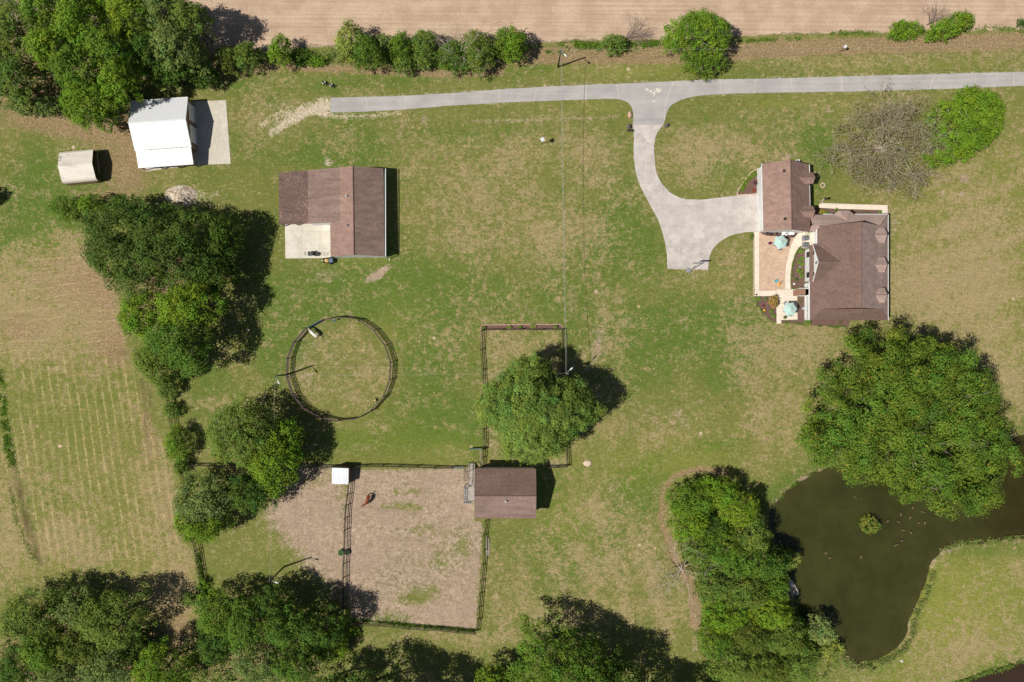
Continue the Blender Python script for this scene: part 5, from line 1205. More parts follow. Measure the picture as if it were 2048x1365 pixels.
gate('open green farm gate swinging out of the stable yard to the left', (964,896.5), (938,898), 1.25)

# ------------------------------------------------------------------ poles and wires
def power_pole(label, base, h, arm_dir, xf=False):
    x, y, _ = Gd(*base); t = thing('power_pole', label, 'power pole', (x, y, 0))
    MB().tube([(0, 0, -.3), (0, 0, h*.5), (0, 0, h)], [.16, .135, .11], 9).build('pole', M['pole'], t, True)
    a = math.radians(arm_dir); d = Vector((math.cos(a), math.sin(a), 0))
    ar = MB().tube([(0, 0, h-.7), d*.5+Vector((0, 0, h-.3)), d*.95+Vector((0, 0, h-.2))], .035, 6).build('lamp_arm', M['galv'], t, True)
    l_ = MB(); l_.tube([d*.85+Vector((0, 0, h-.22)), d*1.15+Vector((0, 0, h-.2)), d*1.5+Vector((0, 0, h-.23))], [.07, .15, .09], 8); l_.build('lamp_head', M['white'], ar, True)
    MB().lathe((0, 0, h), [(.05, 0), (.07, .08), (.04, .16), (.01, .18)], 8).build('insulator', M['galv'], t, True)
    if xf: MB().lathe((.28, -.12, h-1.5), [(.2, 0), (.22, .05), (.22, .75), (.18, .82), (.02, .84)], 12).build('transformer', M['grey_plastic'], t, True)
    return Vector((x, y, h+.1))
T1 = power_pole('wooden power pole with a lamp, standing between the road and the hedgerow', (1116,134.5), 7.3, -50)
T2 = power_pole('power pole with a white lamp, leaning over the left side of the round pen', (576.5,749), 6.8, -60)
T3 = power_pole('power pole with a transformer beside the feathery tree in the stable yard', (1125.7,743), 7.3, 40, True)
T4 = power_pole('power pole with a white lamp in the tree shadow of the small paddock', (568,1134), 7.2, -15)
def wire(label, a, b, sag=.5, r=.014, off=(0, 0, 0)):
    a = Vector(a)+Vector(off); b = Vector(b)+Vector(off); pts = []
    for k in range(25):
        t_ = k/24; p = a.lerp(b, t_); p.z -= sag*4*t_*(1-t_); pts.append(p)
    o = MB().tube(pts, r, 4).build('power_line', M['wire'], None, True); return tag(o, label, 'power line', 'overhead power lines')
wire('upper cable hanging across the big lawn from the road pole to the yard pole', T1, T3, 1.2, .022)
wire('lower cable just beside the first one across the big lawn', T1, T3, 1.5, .012, (.18, 0, -.25))
wire('cable from the yard pole to the round pen pole', T3, T2, 1.0, .012)
wire('cable from the round pen pole down to the small paddock pole', T2, T4, .8, .014)
wire('cable running right along the hedgerow from the road pole', T1, (105, T1.y+1.5, 7.4), 1.3, .010)
def lamp_post(label, base, h):
    x, y, _ = Gd(*base); t = thing('lamp_post', label, 'lamp post', (x, y, 0))
    MB().tube([(0, 0, 0), (0, 0, h)], .05, 8).build('post', M['white'], t, True)
    l_ = MB(); l_.lathe((0, 0, h), [(.1, 0), (.18, .12), (.2, .4), (.26, .42), (.08, .6), (.01, .64)], 8); l_.build('lantern', M['iron'], t)
lamp_post('white garden lamp post with a black lantern at the corner of the garage', (1636,405), 2.6)
def birdhouse(label, base, h, s=.34):
    x, y, _ = Gd(*base); t = thing('birdhouse', label, 'birdhouse', (x, y, 0), .5)
    MB().tube([(0, 0, 0), (0, 0, h)], .05, 7).build('post', M['fence_grey'], t)
    b = MB().box((0, 0, h+s*.5), (s, s, s)).build('box', M['white'], t)
    m = MB(); m.slab([(-s*.7, 0, h+s*1.35), (s*.7, 0, h+s*1.35), (s*.7, s*.8, h+s), (-s*.7, s*.8, h+s)], .03); m.slab([(-s*.7, 0, h+s*1.35), (s*.7, 0, h+s*1.35), (s*.7, -s*.8, h+s), (-s*.7, -s*.8, h+s)], .03); m.build('roof', M['roof_small'], t)
    MB().lathe((s*.5, 0, h+s*.5), [(.06, -.01), (.06, .01)], 8).build('entrance', M['black'], b)
birdhouse('pale birdhouse on a thin post in the big lawn near the power line', (1083.4,289), 2.4, .42)
birdhouse('small white birdhouse on a post between the road and the ploughed field', (1678.7,104), 1.9, .3)

# ------------------------------------------------------------------ animals
def skin_obj(name, V, E, R, mat, parent=None, sub=2):
    me = bpy.data.meshes.new(name); me.from_pydata(V, E, []); me.materials.append(mat)
    o = bpy.data.objects.new(name, me); link(o, parent)
    md = o.modifiers.new('skin', 'SKIN'); md.use_smooth_shade = True
    for i, r in enumerate(R):
        sv = me.skin_vertices[0].data[i]; sv.radius = r if hasattr(r, '__len__') else (r, r)
    me.skin_vertices[0].data[0].use_root = True
    s_ = o.modifiers.new('sub', 'SUBSURF'); s_.levels = sub; s_.render_levels = sub
    return o
def horse(label, ground_px, rz, coat, hair, head_down=True, bend=0.0):
    x, y, _ = Gd(*ground_px); t = thing('horse', label, 'horse', (x, y, 0), rz)
    V = [(-.62,0,1.32),(-.15,0,1.24),(.35,0,1.26),(.62,0,1.3)]; R = [(.27,.29),(.31,.33),(.29,.33),(.22,.27)]
    if head_down: nk = [(.92,bend*.15,1.22),(1.22,bend*.45,.98),(1.42,bend*.75,.78),(1.52,bend*1.0,.5),(1.56,bend*1.15,.3)]
    else: nk = [(.88,bend*.15,1.55),(1.1,bend*.45,1.8),(1.28,bend*.7,1.92),(1.5,bend*.95,1.72),(1.66,bend*1.1,1.55)]
    V += nk; R += [(.16,.2),(.11,.15),(.12,.14),(.085,.1),(.06,.07)]
    E = [(0,1),(1,2),(2,3),(3,4),(4,5),(5,6),(6,7),(7,8)]
    for s_ in (-1, 1):
        n = len(V); dx = .12*s_
        V += [(-.6,.17*s_,1.05),(-.48+dx,.2*s_,.8),(-.74+dx,.2*s_,.5),(-.66+dx,.2*s_,.14),(-.6+dx,.2*s_,.03)]; R += [.17,.1,.06,.045,.06]
        E += [(0,n),(n,n+1),(n+1,n+2),(n+2,n+3),(n+3,n+4)]
        n = len(V); V += [(.56,.15*s_,1.0),(.6-dx,.18*s_,.78),(.6-dx,.18*s_,.5),(.58-dx,.18*s_,.14),(.64-dx,.18*s_,.03)]; R += [.13,.085,.06,.045,.06]
        E += [(3,n),(n,n+1),(n+1,n+2),(n+2,n+3),(n+3,n+4)]
        n = len(V); hx = nk[2]; V += [(hx[0]-.02, hx[1]+.07*s_, hx[2]+.2)]; R += [.022]; E += [(6,n)]
    skin_obj('body', V, E, R, M[coat], t)
    skin_obj('tail', [(-.86,0,1.36),(-1.02,.02,1.2),(-1.06,.03,.9),(-1.04,.03,.55)], [(0,1),(1,2),(2,3)], [.045,.075,.09,.05], M[hair], t, 1)
    mn = [(.62,0,1.53)]+[(p[0]-.02, p[1], p[2]+r) for p, r in zip(nk[:3], (.22,.17,.14))]
    skin_obj('mane', mn, [(0,1),(1,2),(2,3)], [.04,.05,.05,.035], M[hair], t, 1)
    return t
horse('white horse standing with its head at the gate inside the round pen', (630.5,668), math.radians(137), 'white_coat', 'tan_mane', True, -.15)
horse('chestnut horse with a dark tail walking in the wide dirt paddock', (737.5,997), math.radians(249), 'chestnut', 'dark_mane', True, -.65)

g0 = thing('goose', '', 'goose', (0, 0, -.22))
skin_obj('body', [(-.28,0,.13),(0,0,.14),(.22,0,.16),(.32,0,.3),(.34,0,.45),(.42,0,.47)], [(0,1),(1,2),(2,3),(3,4),(4,5)], [(.08,.07),(.17,.13),(.12,.11),(.05,.05),(.045,.045),(.03,.03)], M['feather_brown'], g0, 1)
w_ = MB(); w_.lathe((-.05, 0, .21), [(.19, 0), (.17, .04), (.01, .07)], 10, 1.5, .75); w_.build('wing', M['feather_pale'] if False else M['feather_brown'], g0, True)
GE = [(1802,1029.7),(1821,1036),(1775.5,1043),(1797.5,1044),(1837.6,1046.5),(1850,1047),(1806,1060.7),(1822.6,1066),(1804,1081.5),(1792,1090.6),(1826,1016),(1845,1024)]
GLAB = ['brown goose at the top of the flock, just below the oak crown', 'brown goose second from the top on the right part of the flock', 'brown goose nearest the island bush, leftmost of the flock', 'brown goose between the leftmost goose and the top of the flock',
  'brown goose on the right side of the flock, left one of a close pair', 'brown goose farthest right in the flock, right one of a close pair', 'brown goose in the very middle of the flock', 'brown goose just right of and below the middle one', 'brown goose near the bottom of the flock, right of two',
  'brown goose lowest in the flock, left of two', 'brown goose at the edge of the oak crown above the flock, left of two', 'brown goose at the edge of the oak crown above the flock, right of two']
side = [('first brown goose of the pair in the middle of the pond, upper one', 1652,1106.7), ('second brown goose of the pair in the middle of the pond, lower one', 1660,1116.6), ('single brown goose swimming apart below the island bush', 1722.6,1114.8)]
for i, (px_, py_) in enumerate(GE):
    o = g0 if i == 0 else copy_tree(g0); x, y, _ = Gd(px_, py_); o.location = (x, y, -.22); o.rotation_euler = (0, 0, rng.uniform(0, 6.28))
    tag(o, GLAB[i], 'goose', 'geese swimming on the pond')
for lb, px_, py_ in side:
    o = copy_tree(g0); x, y, _ = Gd(px_, py_); o.location = (x, y, -.22); o.rotation_euler = (0, 0, rng.uniform(0, 6.28)); tag(o, lb, 'goose', 'geese swimming on the pond')
def turkey(label, p, rz):
    x, y, _ = Gd(*p); t = thing('turkey', label, 'turkey', (x, y, 0), rz)
    V = [(-.22,0,.42),(.02,0,.42),(.22,0,.48),(.3,0,.66),(.34,0,.78),(.42,0,.78)]; R = [(.12,.12),(.24,.22),(.17,.17),(.05,.05),(.05,.05),(.025,.025)]; E = [(0,1),(1,2),(2,3),(3,4),(4,5)]
    for s_ in (-1, 1): n = len(V); V += [(0,.1*s_,.25),(.02,.1*s_,.03)]; R += [.05,.03]; E += [(1,n),(n,n+1)]
    skin_obj('body', V, E, R, M['feather_dark'], t, 2)
    for s_ in (-1, 1): MB().lathe((-.02, .19*s_, .5), [(.02, -.09), (.13, -.03), (.12, .05), (.02, .11)], 10, 1.8, .6).build('wing', M['feather_pale'], t, True)
    f = MB(); n = 12
    for k in range(n):
        a0 = math.pi*k/n; a1 = math.pi*(k+1)/n
        f.add([(-.25,0,.42),(-.36,.42*math.cos(a0),.45+.4*math.sin(a0)),(-.36,.42*math.cos(a1),.45+.4*math.sin(a1)),(-.28,0,.42),(-.39,.42*math.cos(a0),.45+.4*math.sin(a0)),(-.39,.42*math.cos(a1),.45+.4*math.sin(a1))], [(0,1,2),(5,4,3),(1,4,5,2)])
    f.build('tail_fan', M['feather_dark'], t)
turkey('dark turkey with pale wings on the grass above the road end, left of two', (649.5,168), 2.2); turkey('dark turkey with pale wings on the grass above the road end, right of two', (663.5,172.5), 2.4)

# ------------------------------------------------------------------ basketball hoop
x, y, _ = Gd(1377, 541.5); t = thing('basketball_hoop', 'basketball hoop on a slanted pole at the bottom edge of the driveway', 'basketball hoop', (x, y, 0), 0)
MB().tube([(0, 0, 0), (.15, .12, 1.4), (.75, .75, 3.05)], .075, 8).build('pole', M['galv'], t)
MB().lathe((0, 0, 0), [(.45, 0), (.45, .12), (.1, .16)], 10).build('base', M['grey_plastic'], t)
MB().tube([(.2, .2, 2.3), (.78, .8, 2.75)], .04, 6).build('brace', M['iron'], t)
MB().box((.85, .95, 3.25), (1.75, .06, 1.05)).build('backboard', M['gate_blue'], t)
rm = MB(); rm.tube([(.85+.23*math.cos(a), 1.25+.23*math.sin(a), 3.0) for a in np.linspace(0, 2*math.pi, 17)], .012, 5, False); rm.build('rim', M['rust'], t)

# ------------------------------------------------------------------ patio furniture
def umbrella(label, p, rot):
    z = 2.3; x, y, _ = W(p[0], p[1], z); t = thing('patio_umbrella', label, 'umbrella', (x, y, 0), rot)
    m = MB(); V = [(0, 0, z+.42)]; R_ = 1.28
    for k in range(12):
        a = math.pi*k/6; r = R_ if k % 2 == 0 else R_*.80; V.append((r*math.cos(a), r*math.sin(a), z+(0 if k % 2 == 0 else .06)))
    F = [(0, 1+k, 1+(k+1) % 12) for k in range(12)]
    m.add(V, F); o = m.build('canopy', M['teal'], t); sd_ = o.modifiers.new('thick', 'SOLIDIFY'); sd_.thickness = .015
    MB().lathe((0, 0, z+.36), [(.36, 0), (.02, .13)], 6).build('vent_cap', M['teal'], t)
    for k in range(6):
        a = math.pi*k/3; MB().tube([(0, 0, z+.39), (R_*math.cos(a), R_*math.sin(a), z-.03)], .012, 4).build('rib', M['fence_grey'], t)
    MB().tube([(0, 0, 0), (0, 0, z+.5)], .025, 8).build('pole', M['iron'], t); MB().lathe((0, 0, 0), [(.25, 0), (.24, .06), (.04, .1)], 12).build('base', M['iron'], t)
    return t
def table(label, p):
    x, y, _ = W(p[0], p[1], 2.3); t = thing('patio_table', label, 'table', (x, y, 0))
    MB().lathe((0, 0, .7), [(.03, 0), (.55, 0), (.55, .03), (.03, .03)], 20).build('table_top', M['glass'], t)
    for k in range(4): a = math.pi*k/2+.6; MB().tube([(.2*math.cos(a), .2*math.sin(a), .7), (.42*math.cos(a), .42*math.sin(a), .03)], .02, 5).build('leg', M['iron'], t)
def chair(label, x, y, rz, proto=[None]):
    if proto[0] is None:
        t = thing('patio_chair', label, 'chair', (x, y, .04), rz); proto[0] = t
        s_ = MB()
        for k in range(5): s_.box((0, -.2+.1*k, .43), (.44, .07, .025))
        s_.box((0, 0, .41), (.46, .03, .03)); s_.build('seat', M['galv'], t)
        b = MB(); b.tube([(-.24, -.2, .43), (-.3, -.22, .9), (-.3, .22, .9), (-.24, .2, .43)], .02, 5)
        for k in range(3): b.tube([(-.25, -.12+.12*k, .45), (-.3, -.12+.12*k, .9)], .012, 4)
        b.build('backrest', M['iron'], t)
        for sx_ in (-1, 1):
            for sy_ in (-1, 1): MB().tube([(.2*sx_, .2*sy_, .43), (.25*sx_, .23*sy_, 0)], .016, 5).build('leg', M['iron'], t)
        for sy_ in (-1, 1): MB().tube([(-.26, .24*sy_, .66), (.2, .25*sy_, .66), (.22, .24*sy_, .43)], .018, 5).build('armrest', M['iron'], t)
        tag(t, None, None, 'patio chairs round the umbrella tables')
    else: t = copy_tree(proto[0]); t.location = (x, y, .04); t.rotation_euler = (0, 0, rz); t['label'] = label
    return t
umbrella('teal umbrella on the tan paved patio by the garage wall', (1561,484.7), .25); table('glass table under the patio umbrella nearer the garage', (1561,484.7))
umbrella('teal umbrella on the small concrete patio near the porch steps', (1579.7,618.7), .05); table('glass table under the umbrella near the porch steps', (1579.7,618.7))
for (px_, py_), lb in zip([(1546.5,489),(1557.5,498.5),(1569,491),(1555,476)], ['metal chair left of the garage-side umbrella beside the maroon flowers','metal chair below the garage-side umbrella','metal chair under the right edge of the garage-side umbrella','metal chair hidden above the garage-side umbrella']):
    x, y, _ = Gd(px_, py_); c0 = Gd(1559.5,488); chair(lb, x, y, math.atan2(c0[1]-y, c0[0]-x))
for (px_, py_), lb in zip([(1568,607.5),(1578,630),(1588,622),(1567,620)], ['metal chair up-left of the lower umbrella','metal chair below the lower umbrella','metal chair under the right edge of the lower umbrella','metal chair under the left edge of the lower umbrella']):
    x, y, _ = Gd(px_, py_); c0 = Gd(1577,619.5); chair(lb, x, y, math.atan2(c0[1]-y, c0[0]-x))
for p, lb, rz in (((1612.5,477.5), 'air conditioning unit beside the house, upper of two', .05), ((1612.5,491), 'air conditioning unit beside the house, lower of two', -.05)):
    x, y, _ = Gd(*p); t = thing('air_conditioner', lb, 'air conditioner', (x-.35, y, 0), rz, 'air conditioners by the house')
    MB().box((0, 0, .45), (.95, .85, .8)).build('case', M['grey_plastic'], t); MB().box((0, 0, .03), (1.1, 1.0, .1)).build('pad', M['conc_walk'], t)
    MB().lathe((0, 0, .86), [(.36, 0), (.36, .03), (.3, .05), (.3, .01)], 16).build('fan_guard', M['black'], t)
    for k in range(4): a = k*math.pi/2+.4; MB().box((.15*math.cos(a), .15*math.sin(a), .885), (.28, .1, .02), a).build('fan_blade', M['galv'], t)
x, y, _ = Gd(1567,469); t = thing('water_tank', 'round white covered tank against the garage wall by the umbrella', 'tank', (x, y, 0)); MB().lathe((0, 0, 0), [(.48, 0), (.5, .7), (.42, .85), (.1, .95), (.02, .96)], 18).build('tank_body', M['white'], t, True); MB().lathe((0, 0, .95), [(.12, 0), (.12, .06), (.01, .07)], 10).build('cap', M['grey_plastic'], t)
x, y, _ = Gd(1580,468.5); t = thing('storage_box', 'white rectangular storage box against the garage wall', 'box', (x, y, 0)); MB().box((0, 0, .28), (1.0, .42, .5)).build('box_body', M['white'], t); MB().box((0, 0, .56), (1.05, .46, .05)).build('lid', M['white'], t)
def pot(label, p, r, hgt, mat, plant=None, cat='flower pot', name='flower_pot'):
    x, y, _ = Gd(*p); t = thing(name, label, cat, (x, y, .03))
    MB().lathe((0, 0, 0), [(r*.7, 0), (r, hgt), (r*.9, hgt), (r*.85, hgt*.85), (.01, hgt*.85)], 14).build('pot', M[mat], t, True)
    if plant is not None:
        n = 90; d = unit(rng.normal(size=(n, 3))+np.array([0, 0, .4])); P = d*r*1.1*rng.uniform(.3, 1, (n, 1))+np.array([0, 0, hgt+r*.3])
        leaf_mesh('plant', P, d, np.full(n, r*.7), np.tile(plant, (n, 1))*rng.uniform(.7, 1.3, (n, 1)), t)
pot('maroon flowers in a pot left of the garage-side umbrella', (1538.3,487.5), .26, .35, 'iron', lin(130, 40, 95)); pot('turquoise glazed pot at the lower end of the paved patio', (1551,562.8), .25, .4, 'turquoise')
pot('green potted plant at the bottom of the small concrete patio', (1568.3,635.5), .27, .35, 'rust', lin(90, 130, 45)); pot('white round planter in the oval flower bed', (1587,568.5), .18, .2, 'white'); pot('small dark pot at the lower left corner of the patio walk', (1511.7,590), .14, .25, 'black', lin(60, 70, 50))
pot('blue-grey pot among the plants of the oval bed', (1598,534.5), .2, .3, 'grey_plastic'); pot('grey birdbath bowl in the mulch bed by the porch', (1604.3,617.5), .28, .6, 'galv', cat='birdbath', name='birdbath')
x, y, _ = Gd(1557.5,568.5); t = thing('garden_ornament', 'yellow garden ornament with iron scrolls beside the turquoise pot', 'ornament', (x, y, .03), .4)
MB().lathe((0, 0, 0), [(.1, 0), (.2, .1), (.22, .3), (.08, .45), (.01, .46)], 10).build('figure', M['yellow'], t, True); MB().lathe((-.1, -.22, 0), [(.1, 0), (.14, .15), (.02, .3)], 8).build('foot', M['yellow'], t, True)
MB().tube([(.1, .1, .3), (.4, .25, .4), (.6, .12, .3), (.75, .28, .35)], .03, 5).build('scroll', M['iron'], t)
x, y, _ = Gd(1528,621); t = thing('garden_ornament', 'yellow ball ornament in the corner mulch bed', 'ornament', (x, y, .03)); MB().lathe((0, 0, 0), [(.1, 0), (.22, .15), (.2, .32), (.02, .42)], 10).build('ball', M['yellow'], t, True); MB().tube([(.1, -.2, 0), (.15, -.35, .25), (.3, -.4, .3)], .02, 4).build('stake', M['iron'], t)
x, y, _ = Gd(1506,368); t = thing('garden_trellis', 'black iron T-shaped trellis in the bed beside the garage', 'trellis', (x, y, .03), -.7); MB().tube([(0, 0, 0), (0, 0, 1.1)], .03, 6).build('stake', M['iron'], t); MB().box((0, 0, 1.0), (.9, .06, .06)).build('crossbar', M['iron'], t); MB().box((0, 0, .6), (.6, .05, .05)).build('crossbar', M['iron'], t)
# steps and rails from the porch
x, y, _ = Gd(1605, 585.5); t = thing('porch_steps', 'brown plank steps with white rails leading from the patio to the porch', 'steps', (x, y, 0))
MB().box((0, 0, .38), (26/S, 13.4/S, .34)).build('ramp', M['deck_brown'], t); MB().box((-16.2/S, -.1, .16), (6.2/S, 11.5/S, .2)).build('lower_step', M['deck_brown'], t)
for s_ in (-1, 1):
    m = MB(); m.beam((-13/S, s_*.66, 1.25), (13/S, s_*.66, 1.45), .09, .08)
    for k in range(9): m.box(((-13+26*k/8)/S, s_*.66, .9), (.05, .05, .8))
    m.build('railing', M['white'], t)

# ------------------------------------------------------------------ planting
SG = 'small plants in the beds round the house'
G1 = lin(112,150,50); 
PL = [((1603,502.6,5,5),.8,G1,'bright bush at the top of the oval bed'),((1603,517.5,4.5,4.5),.6,G1,'lime bush in the oval bed, second from the top'),((1596.5,524.5,4,4),.5,G1,'small lime bush beside the middle of the oval bed'),((1604,528,4.5,4.5),.6,G1,'lime bush against the house wall in mid bed'),
      ((1596,542.5,4.5,5.5),.7,G1,'green bush below the blue-grey pot'),((1604,541,4,4),.6,G1,'lime bush against the wall under the gable window'),((1602.5,552,5,6),.8,G1,'large lime bush at the lower part of the oval bed'),((1592,559,4,4),.4,lin(84,112,52),'low green cushion near the white planter'),
      ((1517,598,5.5,4.5),.5,G1,'round green bush at the top left of the corner bed'),((1530.5,598,4,4),.4,lin(110,132,70),'pale cushion plant beside the round bush'),((1543,623,4.5,4.5),.6,G1,'bright bush in the lower corner bed'),((1546.5,632,5.5,5),.7,G1,'bright bush at the bottom of the corner bed'),
      ((1525,612,3,2.5),.3,lin(120,50,50),'low dark red plant in the corner bed'),((1615,644.5,7.5,7),1.1,G1,'bright round bush at the bottom corner of the porch'),((1602,603,3,3),.4,lin(100,120,60),'small green plant in the porch bed'),
      ((1615,467.5,5,4),.6,G1,'bright plant above the air conditioners'),((1644,424.5,9,6.5),1.1,lin(150,140,50),'golden rounded bush beside the front walk'),((1673,422,6,4),.8,lin(100,124,48),'green bush between the front walk and the roof'),((1654,427,5,4),.5,G1,'low green plant beside the golden bush'),
      ((1734,427,5,3),.5,lin(110,110,50),'olive plant in the front bed'),((1759.5,425,3,3),.5,G1,'small green plant at the end of the front bed'),((1709,426,4,2.5),.3,lin(130,50,50),'low red plant in the front bed'),
      ((1508,380.5,4,4),.5,lin(150,70,50),'rust-red bush near the driveway corner'),((1511.5,366,3.5,6),.6,lin(130,80,50),'reddish brown bush against the garage wall'),((1533.6,467,4,3),.4,lin(70,56,70),'purple-black plant at the left of the garage bed'),((1541.4,468.3,4.5,4),.5,lin(70,56,70),'second purple-black plant in the garage bed'),
      ((1554,467.5,5,3.5),.5,lin(70,56,70),'purple-black plant left of the white tank'),((1586,472,4.5,3),.5,lin(80,60,80),'purple plant below the white storage box'),((1503.5,474,4,8),.5,lin(96,120,48),'small flowering plant where the walk meets the driveway'),((1680,646,5,2),.3,lin(90,110,50),'low plant in the bed behind the house')]
for p, h_, c_, lb in PL: shrub(lb, p, h_, c_, leaf=.13, dens=160, group=SG, lobe=.22)
shrub('variegated orange and green ornamental shrub beside the small patio', (1547,603,12,13), 1.5, lin(150,140,70), leaf=.2, dens=150, accent=lin(190,130,90), af=.35, lobe=.4, group=SG)
HG = [('clipped green edging hedge round the oval bed', ([(1600,495),(1592,506),(1586,522),(1583,540),(1582,560),(1582.5,576),(1590,577.5),(1598,577)], 2.0), 1500), ('green perennials along the stone edge of the garage bed', ([(1513,347),(1502,353),(1494,361),(1487,371),(1481,382)], 5.5), 1600),
      ('low hedge behind the house beside the mulch bed', ([(1635,651.5),(1665,654),(1692,654.5)], 2.2), 1000), ('straggly edging plants round the corner bed', ([(1510,594),(1514,610),(1525,627),(1541,641),(1552,646)], 1.8), 600), ('low green edging along the bottom mulch bed', ([(1563,644),(1585,647),(1608,649)], 2.0), 600)]
for lb, rg_, n in HG: cover('edging_plants', lb, rg_, n, .4, 'bright' if 'perennials' in lb else 'hedge', .14, 'hedge')
for p, lb, c_ in (((968,656,5,3.5),'green bush at the left end of the yard bed','bright'),((1018,655,6,3.5),'grey-green plant left of centre in the yard bed','pale'),((1040,656,5,3.5),'bright bush in the centre of the yard bed','bright'),((1066,653.5,8,5),'pale leafy plant right of centre in the yard bed','pale'),((1112,654,5,3.5),'green bush at the right end of the yard bed','bright')):
    shrub(lb, p, .6, c_, leaf=.14, dens=160, group='plants of the stable yard bed', lobe=.22)
def edging(label, pts, mat, r=.1, stp=.22, name='stone_edging'):
    m = MB(); P = [Vector(Gd(*p)) for p in pts]
    for a, b in zip(P[:-1], P[1:]):
        n = max(1, int((b-a).length/stp))
        for k in range(n):
            q = a.lerp(b, (k+.5)/n); an = math.atan2((b-a).y, (b-a).x); m.box((q.x+rng.normal(0, .01), q.y+rng.normal(0, .01), .06), (stp*.9, r*1.7, .14+rng.uniform(0, .04)), an+rng.normal(0, .06), .9)
    o = m.build(name, M[mat], None); tag(o, label, 'edging')
edging('pale stone edging curved round the bed beside the garage', smooth_poly([(1516,337.5),(1505,343),(1496,352),(1485,367),(1473.5,385),(1474.5,391)], 1, False)+[(1500,389.5),(1516,388)], 'stone_edge')
edging('pinkish brick edging along the top of the yard bed', [(961.5,661),(961.5,654),(965,650.5),(1119,649),(1124.5,652),(1125,658)], 'brick_edge')
edging('stone edging along the lower rim of the mulch bed at the driveway side', [(1507,465),(1507,592),(1509,594)], 'stone_edge', .06)

# ------------------------------------------------------------------ yard things
def rock_pile(name, label, p, n, rad, size, mat, cat, hgt=.5):
    m = MB(); x, y, _ = Gd(*p)
    for k in range(n):
        a = rng.uniform(0, 6.28); q = rad*math.sqrt(rng.random()); s_ = size*rng.uniform(.5, 1.2)
        m.lathe((q*math.cos(a), q*math.sin(a)*1.2, max(0, hgt*(1-q/rad))*rng.random()), [(s_*.7, -s_*.3), (s_, s_*.2), (s_*.6, s_*.6), (.01, s_*.75)], 6, rng.uniform(.7, 1.3), rng.uniform(.7, 1.3))
    o = m.build(name, M[mat], None); o.location = (x, y, 0); return tag(o, label, cat)
def boulder(label, p, r, mat, sx_=1, sy_=1, hgt=.6, rz=0):
    x, y, _ = Gd(*p); m = MB(); V = []; n = 14; pr = [(.75, -.1), (1.0, .15), (.95, .4), (.7, .75), (.35, .95), (.02, 1.0)]
    m.lathe((0, 0, 0), [(a*r, b*hgt) for a, b in pr], n, sx_, sy_)
    m.v = [(a*(1+rng.normal(0, .07)), b*(1+rng.normal(0, .07)), c*(1+rng.normal(0, .05))) for a, b, c in m.v]
    o = m.build('boulder', M[mat], None, False); o.location = (x, y, 0); o.rotation_euler = (0, 0, rz); return tag(o, label, 'boulder')
boulder('reddish boulder beside the asphalt at the driveway mouth', (1259.5,230), .5, 'brick_edge', .75, 1.1, .55); boulder('dark grey boulder left of where the concrete driveway begins', (1258,254), .4, 'rock', 1, 1, .8)
t = thing('garden_bench', 'dark low bench left of the top of the concrete driveway', 'bench', Gd(1259.5,262.5), 0); MB().box((0, 0, .42), (1.05, .34, .06)).build('seat', M['iron'], t)
for s_ in (-1, 1): MB().box((s_*.42, 0, .2), (.08, .3, .4)).build('leg', M['iron'], t)
boulder('dark speckled boulder on the grass right of the driveway mouth', (1333.5,252), .4, 'rock', 1.1, .8, .7, .5); boulder('pale stone by the lamp post', (1645,405), .14, 'stone_edge', hgt=.2)
cover('gravel_ring', 'pale river gravel scattered round the reddish boulder', [(1252,226),(1262,226),(1263,244),(1259,250),(1249,246)], 10, .02, 'pale', .1)
bpy.data.objects.remove(bpy.data.objects['gravel_ring'])
m = MB(); cxy = Gd(1645,371)
for k in range(11): a = 2*math.pi*k/11; m.box((.38*math.cos(a), .38*math.sin(a), .08), (.2, .16, .2), a, .8)
o = m.build('fire_ring', M['stone_edge'], None); o.location = cxy; tag(o, 'small ring of stones on the lawn between garage and half-bare tree', 'fire ring')
t = thing('utility_box', 'white utility box against the upper wall of the garage', 'utility box', Gd(1594,323.5)); MB().box((0, 0, .3), (.55, .4, .6)).build('case', M['white'], t); MB().box((.4, 0, .25), (.22, .35, .5)).build('meter', M['black'], t)
t = thing('wood_post', 'wooden post with a dark box at the upper left corner of the garage', 'post', Gd(1521.5,331)); MB().box((0, 0, 1.1), (.12, .12, 2.2)).build('post', M['fence_grey'], t); MB().box((.32, -.05, .35), (.3, .5, .7)).build('box', M['black'], t)
# bins, cart and hose by the brown barn
t = thing('wheeled_bin', 'black lidded bin on the concrete slab of the brown barn', 'bin', Gd(624.3,508.5), .1); MB().box((0, 0, .4), (.85, .62, .8), 0, 1.1).build('bin_body', M['black'], t); MB().box((-.25, 0, .84), (.4, .72, .07)).build('lid', M['black'], t); MB().box((.25, 0, .84), (.4, .76, .07)).build('lid', M['black'], t); MB().tube([(0, -.36, .86), (0, .36, .86)], .03, 6).build('handle', M['galv'], t)
t = thing('round_tub', 'round grey tub next to the black bin', 'tub', Gd(634,509.5)); MB().lathe((0, 0, 0), [(.3, 0), (.38, .5), (.36, .5), (.33, .44), (.01, .44)], 18).build('tub_body', M['grey_plastic'], t, True); MB().lathe((0, 0, .5), [(.38, 0), (.40, .03), (.36, .03)], 18).build('rim', M['black'], t)
hp_ = []; 
for k in range(120):
    a = k*.42; hp_.append(Gd(607+k*.43+3.2*math.sin(a)*(1 if not 50 < k < 78 else .2), 508+3.4*math.cos(a)*(1 if not 50 < k < 78 else .2), .08))
o = MB().tube(hp_, .02, 5, False).build('garden_hose', M['black'], None, True); tag(o, 'dark garden hose in loose coils on the barn slab', 'hose')
t = thing('utility_trailer', 'small dark trailer loaded with straw beside the brown barn', 'trailer', Gd(659,522.3), 0)
